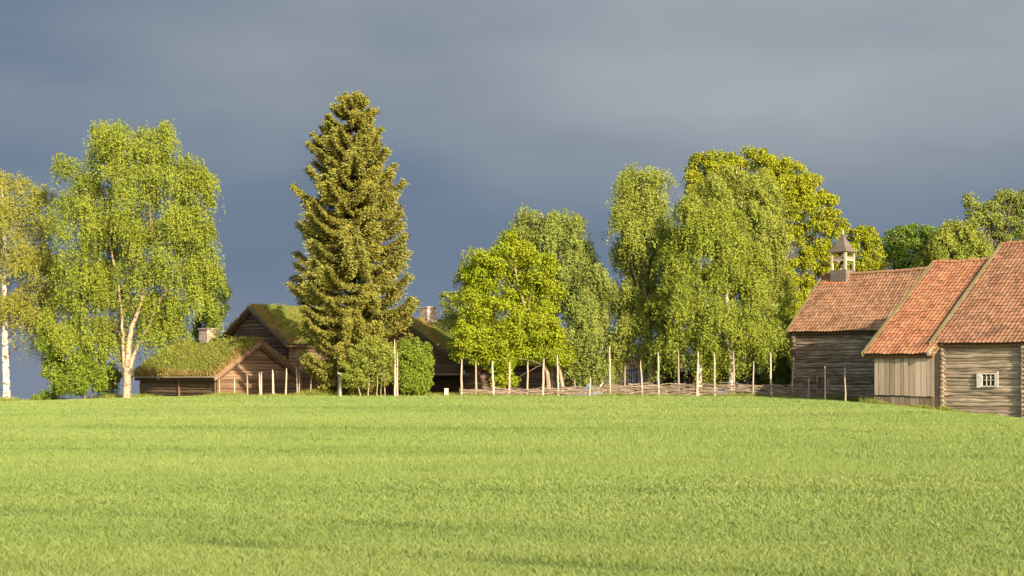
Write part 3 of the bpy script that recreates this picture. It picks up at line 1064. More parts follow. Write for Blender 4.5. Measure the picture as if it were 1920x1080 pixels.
# ------------------------------------------------------------------ turf roofed houses
def chimney(root, c, w, z0, z1, rot=True):
    mb = MB()
    d1, d2 = (ADIR, BDIR)
    c = np.asarray(c, float)
    zz = z0
    k = 0
    r = random.Random(int(abs(c[0] * 10)))
    while zz < z1 - 0.01:
        hh = min(0.24, z1 - zz)
        n = 3
        for i in range(n):
            for j in range(n):
                if 0 < i < n - 1 and 0 < j < n - 1:
                    continue
                e = r.uniform(-0.02, 0.02)
                o = c + d1 * (-w / 2 + i * w / n - e) + d2 * (-w / 2 + j * w / n - e) + ZD * zz
                box(mb, o, d1 * (w / n - 0.015), d2 * (w / n - 0.015), ZD * (hh - 0.015))
        zz += hh
        k += 1
    box(mb, c - d1 * (w * .47) - d2 * (w * .47) + ZD * z0, d1 * w * .94, d2 * w * .94, ZD * (z1 - z0 - 0.05))
    box(mb, c - d1 * (w * .56) - d2 * (w * .56) + ZD * (z1), d1 * w * 1.12, d2 * w * 1.12, ZD * 0.10)
    return mb.build('chimney', M['brick'], root)

# --- A: low cabin, gable towards the camera-right (gable runs along BDIR, ridge runs along -ADIR)
pA = np.array([-21.76, 103.0, 0])
Wg, Lr = 8.0, 11.7
zeA, zrA = 0.20, 2.78
zbA = -2.2
cab = empty('turf_cabin', (pA[0], pA[1], gz(pA[0], pA[1])), 'low brown log cabin with overgrown turf roof, its gable beside the tall spruce', 'cabin', 'turf roofed log houses')
inn = 0.45
def CA(p, q, z):        # p along the gable (BDIR), q back along -ADIR
    return pA + BDIR * p - ADIR * q + ZD * z
sl = (zrA - zeA) / (Wg / 2)
wtA = zeA + sl * inn - 0.1
mb = MB()
log_wall(mb, CA(inn, inn, 0), CA(Wg - inn, inn, 0), zbA, wtA, 0.24, 0.085, 71, 0.015, gable=zrA - .12)
mb.build('gable_wall', M['log_red'], cab, smooth=True)
mb = MB()
log_wall(mb, CA(inn, Lr - inn, 0), CA(inn, inn, 0), zbA, wtA, 0.24, 0.085, 72, 0.015)
mb.build('long_wall', M['log_dark'], cab, smooth=True)
mb = MB()
log_wall(mb, CA(Wg - inn, inn, 0), CA(Wg - inn, Lr - inn, 0), zbA, wtA, 0.24, 0.085, 73, 0.015)
log_wall(mb, CA(Wg - inn, Lr - inn, 0), CA(inn, Lr - inn, 0), zbA, wtA, 0.24, 0.085, 74, 0.015, gable=zrA - .12)
mb.build('wall', M['log_dark'], cab)
for q in (0.45, 5.4, 11.0):
    mb = MB()
    tube(mb, [CA(inn - .12, q, zbA), CA(inn - .12, q, wtA - .05)], [.09, .08], 7)
    mb.build('wall_post', M['board_brown'], cab)
mb = MB()
turf_slope(mb, CA(0, Lr, zeA), CA(0, 0, zeA), CA(Wg / 2, Lr, zrA), seed=81, blades=30000, bh=0.26, dry_edge=0.45)
turf_slope(mb, CA(Wg, 0, zeA), CA(Wg, Lr, zeA), CA(Wg / 2, 0, zrA), seed=82, blades=16000, bh=0.22, dry_edge=1.2)
rw = np.random.default_rng(83)
NW = 9000
uw, vw = rw.random(NW), rw.random(NW) ** .8
cl_ = vnoise(uw * 9, vw * 5, 84)
hw = (0.15 + 0.35 * np.clip(cl_ + .5, 0, 1.5)) * rw.random(NW)
pw = CA(0, Lr, zeA) + uw[:, None] * (CA(0, 0, zeA) - CA(0, Lr, zeA)) + vw[:, None] * (CA(Wg / 2, Lr, zrA) - CA(0, Lr, zeA))
pw[:, 2] += 0.24 + hw
leaves(mb, pw, .14, rw, mat=1, face=np.tile(np.array([-.2, -.5, .5]), (NW, 1)))
rf = mb.build('turf_roof', [M['turf_soil'], M['turf_green'], M['turf_dry']], cab)
mb = MB()
slab(mb, CA(.03, Lr - .03, zeA), CA(.03, .03, zeA), CA(Wg / 2, Lr - .03, zrA), 0.14)
slab(mb, CA(Wg - .03, .03, zeA), CA(Wg - .03, Lr - .03, zeA), CA(Wg / 2, .03, zrA), 0.14)
mb.build('roof_boarding', M['board_brown'], cab)
mb = MB()
tube(mb, [CA(-.06, Lr, zeA - .02), CA(-.06, 0.05, zeA - .02)], [.07, .07], 7)
mb.build('eave_log', M['pole'], cab)
for p_, q_ in ((-0.08, Wg / 2), (Wg + .08, Wg / 2)):
    mb = MB()
    A_, B_ = CA(p_, -0.03, zeA - 0.30), CA(q_, -0.03, zrA - 0.20)
    board(mb, A_, B_, ZD, ADIR * 0.06, 0.36)
    mb.build('bargeboard', M['log_red'], cab)
cz = CA(Wg / 2, 6.9, 0)
chimney(cab, cz, 1.15, zrA - 0.4, 3.95)

# --- B and C: houses whose gables face camera-left (gable runs along ADIR, ridge runs along BDIR)
def back_house(name, label, apex_xy, za, slope, wl, wr, length, mats, seed, recess=0.0, zb=-2.5, blades=9000):
    ap = np.array([apex_xy[0], apex_xy[1], 0.0])
    def CB(u, v, z):
        return ap + ADIR * u + BDIR * v + ZD * z
    root = empty(name, (*CB(0, 0, 0)[:2], gz(*CB(0, 0, 0)[:2])), label, 'house', 'turf roofed log houses')
    zl, zr_ = za - slope * wl, za - slope * wr
    i = 0.45
    mb = MB()
    if recess == 0:
        log_wall(mb, CB(-wl + i, i, 0), CB(wr - i, i, 0), zb, min(zl, zr_) + slope * i - .1, 0.30, 0.11, seed, 0.02, gable=za - .15)
        mb.build('gable_wall', M[mats], root, smooth=True)
    else:
        zt = min(zl, zr_) - 0.55
        log_wall(mb, CB(-wl + i, i, 0), CB(wr - i, i, 0), zt, zt + 0.25 , 0.22, 0.03, seed, 0.01, gable=za - .15)
        mb.build('gable_wall', M[mats], root, smooth=True)
        mb = MB()
        log_wall(mb, CB(-wl + i, i + recess, 0), CB(wr - i, i + recess, 0), zb, zt, 0.26, 0.08, seed + 1, 0.02)
        mb.build('wall', M['log_dark'], root)
        mb = MB()
        box(mb, CB(-wl + i, i - .08, zt - .16), ADIR * (wl + wr - 2 * i + .5), BDIR * .12, ZD * .15)
        mb.build('tie_beam', M['pole'], root)
        for u_ in (-wl + i + .1, -0.2, wr - i - .1):
            mb = MB()
            tube(mb, [CB(u_, i + .05, zb), CB(u_, i + .05, zt - .15)], [.11, .10], 7)
            mb.build('porch_post', M['log_dark'], root)
    mb = MB()
    log_wall(mb, CB(wr - i, i, 0), CB(wr - i, length - i, 0), zb, zr_ + slope * i - .1, 0.28, 0.09, seed + 2, 0.02)
    log_wall(mb, CB(-wl + i, length - i, 0), CB(-wl + i, i + recess, 0), zb, zl + slope * i - .1, 0.28, 0.09, seed + 3, 0.02)
    mb.build('side_wall', M['log_dark'], root, smooth=True)
    mb = MB()
    turf_slope(mb, CB(wr, 0, zr_), CB(wr, length, zr_), CB(0, 0, za), seed=seed + 4, blades=blades * 2, bh=0.17, dry_edge=0.7)
    turf_slope(mb, CB(-wl, length, zl), CB(-wl, 0, zl), CB(0, length, za), seed=seed + 5, blades=blades // 2, bh=0.26, dry_edge=0.9)
    mb.build('turf_roof', [M['turf_soil'], M['turf_green'], M['turf_dry']], root)
    mb = MB()
    slab(mb, CB(wr, .03, zr_), CB(wr, length - .03, zr_), CB(0, .03, za), 0.16)
    slab(mb, CB(-wl, length - .03, zl), CB(-wl, .03, zl), CB(0, length - .03, za), 0.16)
    mb.build('roof_boarding', M['board_brown'], root)
    for s_, ww in ((1, wr), (-1, wl)):
        mb = MB()
        board(mb, CB(s_ * (ww + .05), -0.03, za - slope * ww - .30), CB(0, -0.03, za - 0.26), ZD, -BDIR * 0.06, 0.30)
        mb.build('bargeboard', M['log_dark'], root)
    return root, CB

B_, CBB = back_house('turf_house', 'tall log house with turf roof and bare log gable, rising behind the low cabin', (-21.65, 116.0), 6.0, 0.60, 5.2, 5.2, 12.0, 'log_dark', 91, blades=14000)
C_, CBC = back_house('turf_barn', 'wide turf roofed barn with stone chimney and open dark front, right of the spruce', (-8.62, 112.0), 4.70, 0.52, 7.0, 7.0, 13.0, 'board_brown', 101, recess=2.0, blades=15000)
chimney(C_, CBC(0.0, 2.6, 0), 1.0, 4.4, 5.80)

# small board shed beside the spruce
sh = np.array([-15.0, 100.6, 0])
shed = empty('board_shed', (sh[0], sh[1], gz(sh[0], sh[1])), 'low reddish board shed half hidden under the spruce branches', 'shed', 'small sheds')
XD, YD = np.array([1., 0, 0]), np.array([0, 1., 0])
mb = MB()
log_wall(mb, sh, sh + XD * 3.3, -2.0, 0.55, 0.22, 0.05, 111, 0.01)
log_wall(mb, sh + XD * 3.3, sh + XD * 3.3 + YD * 3, -2.0, 0.55, 0.22, 0.05, 112, 0.01)
log_wall(mb, sh + YD * 3, sh, -2.0, 0.55, 0.22, 0.05, 113, 0.01)
mb.build('wall', M['log_red'], shed)
mb = MB()
slab(mb, sh + XD * -.3 + YD * -.4 + ZD * .45, sh + XD * 3.6 + YD * -.4 + ZD * .45, sh + XD * -.3 + YD * 3.3 + ZD * 1.5, .12)
mb.build('roof', M['board_brown'], shed)
for x_ in (0.0, 1.6, 3.2):
    mb = MB()
    box(mb, sh + XD * x_ - YD * .12 + ZD * -2, XD * .12, YD * .08, ZD * 2.5)
    mb.build('corner_board', M['board_brown'], shed)

# small hut with pale tin roof behind the fence
hu = np.array([(1283 - 960) / F * 104, 104.0, 0])
hut = empty('outhouse', (hu[0], hu[1], gz(hu[0], hu[1])), 'little brown hut with pale tin roof edge and orange door behind the wattle fence', 'hut', 'small sheds')
mb = MB()
plank_wall(mb, hu, hu + XD * 2.0, -2.0, 0.62, 0.2, 0.03, 121)
plank_wall(mb, hu + XD * 2.0, hu + XD * 2.0 + YD * 2, -2.0, 0.62, 0.2, 0.03, 122)
plank_wall(mb, hu + YD * 2, hu, -2.0, 0.62, 0.2, 0.03, 123)
mb.build('wall', M['board_brown'], hut)
mb = MB()
box(mb, hu + XD * -.2 + YD * -.3 + ZD * .64, XD * 2.5, YD * 2.6, ZD * .14)
mb.build('roof', M['tin'], hut)
mb = MB()
plank_wall(mb, hu + XD * .55 - YD * .06, hu + XD * 1.15 - YD * .06, -2.0, 0.42, 0.2, 0.03, 124)
mb.build('door', M['board_orange'], hut)

# long dark brown shed behind the fence
lo = np.array([(893 - 960) / F * 116, 116.0, 0])
lsh = empty('long_shed', (lo[0], lo[1], gz(lo[0], lo[1])), 'long low red-brown plank shed in the shade behind the fence and trees', 'shed', 'small sheds')
mb = MB()
plank_wall(mb, lo, lo + XD * 16.3, -2.4, 0.9, 0.22, 0.03, 131)
plank_wall(mb, lo + XD * 16.3, lo + XD * 16.3 + YD * 5, -2.4, 0.9, 0.22, 0.03, 132)
plank_wall(mb, lo + YD * 5, lo, -2.4, 0.9, 0.22, 0.03, 133)
mb.build('wall', M['board_brown'], lsh)
mb = MB()
tile_roof(mb, lo + XD * -.3 + YD * -.4 + ZD * .85, lo + XD * 16.6 + YD * -.4 + ZD * .85, lo + XD * -.3 + YD * 2.5 + ZD * 2.0, seed=134)
tile_roof(mb, lo + XD * 16.6 + YD * 5.4 + ZD * .85, lo + XD * -.3 + YD * 5.4 + ZD * .85, lo + XD * 16.6 + YD * 2.5 + ZD * 2.0, seed=135)
mb.build('roof', M['board_brown'], lsh)

# ------------------------------------------------------------------ fence and stakes
def pole_mesh(px, top, base_px, Y, wpx, lean=0.0, seed=0):
    r = random.Random(seed)
    x = (base_px - 960) / F * Y
    z0 = gz(x, Y) - 0.3
    xt = (px - 960) / F * Y
    z1 = (HOR - top) / F * Y
    rad = wpx * 0.86 / 2 / F * Y
    n = 6
    pts, rad_ = [], []
    for k in range(n + 1):
        t = k / n
        j = 0.018 * (0 < k < n)
        pts.append([x + (xt - x) * t + r.uniform(-j, j), Y + r.uniform(-j, j), z0 + (z1 - z0) * t])
        rad_.append(rad * (1.15 - 0.45 * t))
    rad_[-1] *= 0.55
    mb = MB()
    tube(mb, pts, rad_, 7)
    return mb, (x, Y, z0)

FY = 94.0
fence = empty('wattle_fence', (*P(867, 738, FY)[:2], gz(P(867, 738, FY)[0], FY)), 'long wattle fence of woven brown branches with tall pale poles, before the middle trees', 'fence')
fpoles = [(866, 673, 865, 5.0), (892, 677, 893, 4.6), (923, 676, 926, 4.8), (956, 677, 954, 4.2), (990, 677, 988, 4.2), (1020, 672, 1017, 5.0),
          (1045, 665, 1047, 4.2), (1078, 710, 1076, 3.6), (1107, 707, 1105, 4.0), (1143, 650, 1144, 4.6), (1172, 686, 1172, 3.2), (1201, 676, 1205, 3.8),
          (1234, 660, 1235, 4.0), (1272, 656, 1273, 4.4), (1309, 657, 1307, 4.8), (1339, 660, 1341, 4.0), (1375, 657, 1377, 4.4), (1413, 677, 1412, 3.6),
          (1445, 660, 1446, 4.6), (1488, 669, 1485, 4.0)]
for k, (px, top, bpx, wpx) in enumerate(fpoles):
    mb, _ = pole_mesh(px, top, bpx, FY + 0.05 * math.sin(k * 2.1), wpx, seed=200 + k)
    mb.build('pole', M['pole_pale' if k % 3 != 1 else 'pole'], fence)
for k in range(16):     # short stakes of the weave
    px = 880 + k * 40 + random.uniform(-8, 8)
    mb, _ = pole_mesh(px, 724 - random.uniform(0, 6) if px > 1150 else 731, px, FY + 0.02, 2.6, seed=260 + k)
    mb.build('stake', M['wattle'], fence)
mb = MB()
xs0, xs1 = (866 - 960) / F * FY, (1515 - 960) / F * FY
r = random.Random(33)
for row in range(13):
    x = xs0 - r.uniform(0, 1)
    while x < xs1 - 0.3:
        L = r.uniform(1.8, 4.2)
        hmax = 0.34 + 0.38 * np.clip((x + 1.0) / 9.0, 0, 1) * (1 if x < 15 else max(.45, 1 - (x - 15) / 9))
        hh = hmax * (row + 0.5) / 13
        n = 12
        ph = r.uniform(0, 6.28) + row * math.pi
        tilt = r.uniform(-.42, .44)
        pts = []
        for q in range(n):
            xx = x + L * q / (n - 1)
            if xx < xs0 - .15: xx = xs0 - .15
            pts.append([xx + q * 1e-3, FY + 0.07 * math.sin(xx * 2.6 + ph) + r.uniform(-.015, .015),
                        gz(xx, FY) + 0.10 + hh + tilt * (q / (n - 1) - .5) + 0.03 * math.sin(xx * 3 + row * 1.7) + r.uniform(-.015, .015)])
        tube(mb, pts, np.linspace(r.uniform(.028, .046), .016, n), 5)
        x += L * r.uniform(.55, .8)
mb.build('woven_branches', M['wattle'], fence)

stakes = [
    (411.5, 709, 411, 98.5, 4.2, 'pole', 'short stake at the left end of the row, against the cabin corner'),
    (440, 708, 440, 98, 3.2, 'pole_pale', 'thin short stake before the sunlit part of the cabin gable'),
    (463, 702, 465, 98, 3.4, 'pole', 'grey stake standing where the shadow starts on the cabin gable'),
    (486, 698, 488, 97.5, 4.0, 'pole_pale', 'pale stake close beside its twin before the cabin gable, left one of the pair'),
    (490.5, 697, 490, 97.6, 3.2, 'pole_pale', 'slim stake touching its twin before the cabin gable, right one of the pair'),
    (511, 693, 513, 97, 4.8, 'pole_pale', 'stout bright stake before the dark middle of the cabin gable'),
    (537, 690, 536, 97, 4.2, 'pole_pale', 'pale stake before the right eave of the cabin gable'),
    (556, 688, 558, 96.5, 3.6, 'pole', 'tall dark stake just right of the cabin, beside a thin twin'),
    (561, 696, 561, 96.6, 2.8, 'pole', 'thin twin stake just right of the cabin, second of that pair'),
    (583.5, 705, 582, 96, 3.2, 'pole', 'grey stake at the left end of the reddish shed wall'),
    (610, 706, 610, 96, 3.8, 'pole_pale', 'pale stake before the middle of the reddish shed wall'),
    (633.5, 658, 635, 94.5, 3.0, 'pole_pale', 'tall thin rod beside a capped post under the spruce'),
    (740, 636, 741, 92.8, 4.0, 'pole_pale', 'tallest pale pole standing before the leafy bush right of the spruce'),
    (745, 662, 745, 92.9, 3.6, 'pole_pale', 'shorter pale pole leaning against the tallest pole by the leafy bush'),
    (1517, 706, 1515, 86, 3.6, 'pole', 'short grey stake at the right end of the wattle fence before the belfry barn'),
    (1547, 686, 1548, 84, 4.0, 'pole_pale', 'pale stake right of the dark door of the belfry barn'),
    (1584, 688, 1586, 82, 3.6, 'pole_pale', 'stake with a thick top standing nearest to the board barn'),
]
for k, (px, top, bpx, Y, wpx, mt, lab) in enumerate(stakes):
    mb, base = pole_mesh(px, top, bpx, Y, wpx, seed=300 + k)
    o = mb.build('stake', M[mt], None, loc=base)
    tag(o, lab, 'stake', 'single wooden stakes')
mb, base = pole_mesh(638, 700, 638, 94.3, 6.0, seed=340)
box(mb, np.array([(638 - 960) / F * 94.3 - .16, 94.3 - .16, (HOR - 703) / F * 94.3]), XD * .32, YD * .32, ZD * .14)
tag(mb.build('capped_post', M['white_paint'], None, loc=base), 'thick whitish post with a square cap under the spruce', 'post')
mb = MB()
mx = (837 - 960) / F * 94
box(mb, np.array([mx - .13, 94, gz(mx, 94) - .2]), XD * .26, YD * .12, ZD * (0.68))
box(mb, np.array([mx - .15, 93.99, gz(mx, 94) + .482]), XD * .30, YD * .14, ZD * .05)
tag(mb.build('marker_post', M['white_paint']), 'short white marker post before the dark barn front', 'post')

# rough grass along the fence, the stakes and the barn walls
def fringe(pts, n, hgt, spread, seed):
    r = np.random.default_rng(seed)
    pts = np.asarray(pts, float)
    seg = np.linalg.norm(np.diff(pts, axis=0), axis=1)
    cum = np.concatenate([[0], np.cumsum(seg)])
    t = r.random(n) * cum[-1]
    x = np.interp(t, cum, pts[:, 0]) + r.normal(size=n) * spread
    y = np.interp(t, cum, pts[:, 1]) + r.normal(size=n) * spread
    cl = np.clip(0.55 + 0.6 * vnoise(t * 1.1, t * 0 + 2.0, seed), 0.12, 1.5)
    keep = r.random(n) < cl
    x, y, cl = x[keep], y[keep], cl[keep]
    n = len(x)
    h = hgt * cl * r.uniform(.35, 1.2, n)
    a = r.random(n) * 6.28
    w = np.stack([np.cos(a), np.sin(a), 0 * a], -1) * r.uniform(.010, .022, n)[:, None]
    la = r.random(n) * 6.28
    base = np.stack([x, y, ground_z(x, y) - .02], -1)
    tip = base + np.stack([np.cos(la) * h * .35, np.sin(la) * h * .35, h], -1)
    return np.stack([base - w, base + w, tip], 1).reshape(-1, 3)
fm = MB()
for pts_, n_, h_, sp_, sd_ in (([P(-60, 750, 97)[:2], P(400, 740, 97)[:2], P(700, 738, 95)[:2], P(860, 738, 94.5)[:2]], 26000, .42, .45, 1),
                               ([P(860, 738, 94.2)[:2], P(1500, 740, 94.2)[:2]], 26000, .34, .30, 2),
                               ([P(1490, 740, 94)[:2], AB(-48, 81.6)[:2], AB(-42.2, 75.5)[:2], AB(-42.2, 71.0)[:2]], 16000, .45, .28, 3),
                               ([AB(-42.1, 70.95)[:2], AB(-38.2, 71.0)[:2]], 6000, .42, .14, 4),
                               ([AB(-38.2, 71.6)[:2], AB(-24, 71.6)[:2]], 14000, .34, .14, 5)):
    v_ = fringe(pts_, n_, h_, sp_, sd_)
    fm.add(v_, np.arange(len(v_)).reshape(-1, 3))
tag(fm.build('rough_grass', M['turf_green']), 'uncut rough grass along the fence and the foot of the barns', 'grass', kind='stuff')

# heap under a tarpaulin behind the fence
tx = (1106 - 960) / F * 99
mb = MB()
n = 26
uu, vv = np.meshgrid(np.linspace(-1, 1, n), np.linspace(-1, 1, n))
rad = np.sqrt(uu ** 2 + vv ** 2)
zz = 0.95 * np.clip(1 - rad ** 1.2, -.15, 1) + 0.16 * vnoise(uu * 4, vv * 4, 4) + 0.09 * vnoise(uu * 11, vv * 11, 5)
zz[rad > .98] = -0.25
VV_ = np.stack([tx + uu * 1.0, 99 + vv * 0.9, gz(tx, 99) + zz], -1)
i = np.arange(n - 1)[:, None] * n + np.arange(n - 1)[None, :]
mb.add(VV_.reshape(-1, 3), np.stack([i, i + 1, i + n + 1, i + n], -1).reshape(-1, 4))
hp = mb.build('tarp_heap', M['tarp'], smooth=True)
tag(hp, 'heap covered with blue-grey tarpaulin behind the wattle fence', 'heap')
mb = MB()
tube(mb, [P(1122, 730, 97.6), P(1131, 717, 97.6)], [.06, .05], 7)
tag(mb.build('white_rail', M['white_paint']), 'short slanting white rail leaning by the blue-grey heap', 'rail')


# ------------------------------------------------------------------ trees
def ell_points(r, n, lo=0.55, top=0.0):
    d = r.normal(size=(n, 3))
    d[:, 2] += top * np.abs(r.normal(size=n))
    d /= np.linalg.norm(d, axis=1)[:, None]
    rad = (lo ** 3 + (1 - lo ** 3) * r.random(n)) ** (1 / 3)
    return d * rad[:, None], d


def blob_world(bl, Y, r, depth_jit=0.5, dscale=0.85):
    out = []
    for q in bl:
        px, py, rx, ry = q[:4]
        dy = q[4] if len(q) > 4 else r.uniform(-depth_jit, depth_jit) * rx / F * Y
        c = P(px, py, Y)
        c[1] += dy
        out.append((c, np.array([rx / F * Y, rx / F * Y * dscale, ry / F * Y])))
    return out


def crown_clumps(mb, blobs, n, size, r, clump=0.7, fill=0.25, top=0.25):
    """broadleaf crown: leaf clumps over the blobs"""
    area = np.array([b_[1][0] * b_[1][2] for b_ in blobs])
    share = area / area.sum()
    cents = []
    for (c, rad), s in zip(blobs, share):
        k = int(n * s)
        ns = max(5, int(3.2 * rad[0] * rad[2] / clump ** 2))
        p, d = ell_points(r, ns, 0.62, top)
        sc = c + p * rad
        cr = clump * r.uniform(0.6, 1.25, ns)
        cents.append(sc)
        idx = r.integers(0, ns, int(k * (1 - fill)))
        q, qd = ell_points(r, len(idx), 0.35, 0.35)
        pts = sc[idx] + q * cr[idx][:, None] * np.array([1, 1, 0.75])
        leaves(mb, pts, size, r, out=qd * 0.6 + d[idx] * 0.5, droop=0.3, face=qd * 0.8 + d[idx] * 0.5 + np.array([.1, -.25, .45]))
        kf = k - len(idx)
        q, qd = ell_points(r, kf, 0.2)
        leaves(mb, c + q * rad * 0.98, size, r, out=qd * .5, face=qd * .6 + np.array([.1, -.2, .4]))
    return np.concatenate(cents)


def crown_weep(mb, blobs, n, size, r, hang=(0.7, 2.4), per=20, bunch=26, spread=0.40):
    """birch crown: leaves strung on bunches of hanging twigs"""
    area = np.array([b_[1][0] * b_[1][2] for b_ in blobs])
    share = area / area.sum()
    cents = []
    for (c, rad), s in zip(blobs, share):
        k = int(n * s)
        nstr = max(4, k // per)
        nb = max(3, nstr // bunch)
        p, d = ell_points(r, nb, 0.66, 0.45)
        bc = c + p * rad
        bl = r.uniform(hang[0], hang[1], nb)
        cents.append(bc)
        q, qd = ell_points(r, int(k * .24), 0.0)
        leaves(mb, c + q * rad * .66, size, r, out=qd * .4, droop=.6, face=qd * .6 + np.array([.1, -.25, .3]))
        bi = r.integers(0, nb, nstr)
        sp_ = r.normal(size=(nstr, 3)) * spread
        st = bc[bi] + sp_ * np.array([1, 1, .35])
        st[:, 2] -= 0.45 * (sp_[:, 0] ** 2 + sp_[:, 1] ** 2) / spread
        ln_ = bl[bi] * r.uniform(.3, 1.1, nstr) * 0.85
        od = d[bi].copy()
        od[:, 2] = 0
        si = np.repeat(np.arange(nstr), per)
        t = np.tile(np.linspace(0, 1, per), nstr) + r.uniform(-.03, .03, nstr * per)
        pts = st[si] + od[si] * (0.35 * np.sin(np.clip(t, 0, 1) * 1.5))[:, None] * 0.8
        pts[:, 2] += 0.28 * np.sin(np.clip(t * 3, 0, 1) * 3.14) - ln_[si] * t
        pts += r.normal(size=pts.shape) * np.array([.065, .065, .05])
        leaves(mb, pts, size, r, out=od[si] * .5, droop=0.9, aspect=0.7, face=od[si] * 0.9 + np.array([.1, -.35, .3]))
    return np.concatenate(cents)


def limbs(mb, trunk_pts, cents, r, n=14, r0=0.06, mat=0):
    trunk_pts = np.asarray(trunk_pts)
    if len(cents) == 0:
        return
    pick = cents[r.choice(len(cents), min(n, len(cents)), replace=False)]
    lo, hi = trunk_pts[:, 2].min(), trunk_pts[:, 2].max()
    for c in pick:
        zt = lo + (c[2] - lo) * r.uniform(.55, .85)
        zt = np.clip(zt, lo + 0.25 * (hi - lo), hi)
        k = np.argmin(np.abs(trunk_pts[:, 2] - zt))
        s = trunk_pts[k] if k in (0, len(trunk_pts) - 1) else trunk_pts[k]
        t = np.linspace(0, 1, 6)[:, None]
        mid = (s + c) / 2 + np.array([0, 0, 0.12 * np.linalg.norm(c - s)])
        pts = (1 - t) ** 2 * s + 2 * t * (1 - t) * mid + t ** 2 * c
        pts[1:-1] += r.normal(size=(4, 3)) * 0.05
        tube(mb, pts, np.linspace(r0 * r.uniform(.7, 1.2), .012, 6), 5, mat, caps=False)


def fine(pts, k=6):
    pts = np.asarray(pts, float)
    out = [pts[0]]
    for a, c in zip(pts[:-1], pts[1:]):
        for t in np.linspace(0, 1, k + 1)[1:]:
            out.append(a + (c - a) * t)
    return np.array(out)


def tree(name, label, cat, Y, stems, blobs, style, n, size, lf, bark, seed, group=None, clump=0.7, hang=(0.7, 2.4), nl=16, lr=0.05, fill=0.25, depth=0.5, dscale=0.85, spread=0.34, per=20, bunch=26):
    r = np.random.default_rng(seed)
    x0 = (stems[0][0][0] - 960) / F * Y
    base = (x0, Y, gz(x0, Y))
    root = empty(name, base, label, cat, group)
    bw = blob_world(blobs, Y, r, depth, dscale)
    cm, tm = MB(), MB()
    if style == 'weep':
        cents = crown_weep(cm, bw, n, size, r, hang, spread=spread, per=per, bunch=bunch)
    else:
        cents = crown_clumps(cm, bw, n, size, r, clump, fill)
    main = None
    for k, st in enumerate(stems):
        pts = np.array([P(px, py, Y) for px, py, w in st])
        if k == 0:
            pts[0, 2] = min(pts[0, 2], base[2] - 0.3)
        pts[:, 1] += np.linspace(0, r.uniform(-.5, .5), len(pts)) if k else 0
        rad = np.array([w / 2 / F * Y for px, py, w in st])
        f = fine(pts, 4)
        fr = fine(np.column_stack([rad, rad, rad]), 4)[:, 0]
        f[1:-1, :2] += r.normal(size=(len(f) - 2, 2)) * 0.02
        if k == 0:
            fr[0] *= 1.15
            main = f
        tube(tm, f, fr, 9)
    limbs(tm, main, cents, r, nl, lr * .7, 1)
    cr = cm.build('crown', M[lf], root)
    tr = tm.build('trunk', [M[bark], M['twig' if bark != 'bark' else 'bark']], root, smooth=True)
    return root

G1 = 'birches'
# far left birch, thin and golden
tree('birch_tree', 'slender white-stemmed birch with thin golden leaves at the left edge of the picture', 'tree', 98,
     [[(13, 756, 15), (10, 640, 12), (8, 540, 9), (9, 430, 6), (4, 340, 3.5)], [(8, 520, 5), (22, 460, 3.5), (40, 420, 2)]],
     [(5, 345, 42, 38), (62, 372, 32, 28), (25, 410, 55, 35), (75, 430, 35, 30), (85, 490, 38, 30), (35, 490, 55, 34), (60, 545, 50, 30), (5, 570, 45, 25), (95, 560, 30, 30), (75, 600, 32, 22), (100, 520, 24, 30), (40, 580, 40, 26), (95, 625, 22, 22), (-50, 420, 60, 60), (-60, 520, 60, 60)],
     'weep', 96100, 0.096, 'lf_birch_gold', 'birch_white', 1, G1, hang=(0.5, 1.7), nl=34, lr=.04, spread=.45)
# big hanging birch
tree('birch_tree', 'big broad weeping birch with bright green crown and forked pale trunk, by the low cabin', 'tree', 95,
     [[(238, 745, 16.5), (238, 690, 14), (241, 650, 10.5), (247, 615, 8.5), (262, 575, 7), (272, 530, 5.5), (287, 470, 5), (280, 380, 4), (260, 280, 3)],
      [(233, 690, 7.5), (231, 640, 6), (230, 590, 4.5), (222, 520, 4), (200, 420, 3)], [(244, 690, 8), (255, 655, 6.5), (268, 632, 5), (283, 600, 4), (320, 520, 3)]],
     [(225, 258, 52, 34, -.5), (290, 262, 42, 36, .3), (250, 300, 82, 48, 0), (128, 318, 30, 30, -.3), (178, 350, 30, 36, .5), (330, 318, 44, 36, .2), (362, 345, 32, 40, .2),
      (270, 370, 100, 60, -.6), (150, 400, 52, 52, -.3), (362, 410, 32, 50, -.2), (205, 440, 70, 60, .6), (310, 450, 84, 64, -.4), (372, 480, 36, 56, .4), (150, 490, 48, 54, .2),
      (250, 515, 84, 46, .5), (362, 535, 44, 40, 0), (180, 560, 52, 44, .4), (305, 575, 42, 36, .6), (130, 560, 26, 40, .0), (205, 610, 40, 30, .7), (345, 575, 28, 20, .3), (150, 615, 40, 30, .5), (120, 620, 30, 30, -.2), (195, 635, 34, 30, 1.0), (290, 600, 36, 30, 1.0), (315, 625, 34, 22, -.4), (285, 570, 40, 26, .9), (90, 590, 18, 26, 0), (378, 322, 20, 26, .2), (396, 430, 15, 36, 0), (400, 520, 13, 40, .2), (398, 585, 12, 24, .2), (180, 245, 20, 16, 0), (312, 235, 16, 18, 0)],
     'weep', 182900, 0.108, 'lf_birch', 'birch_warm', 2, G1, hang=(0.8, 2.6), nl=20, lr=.07)
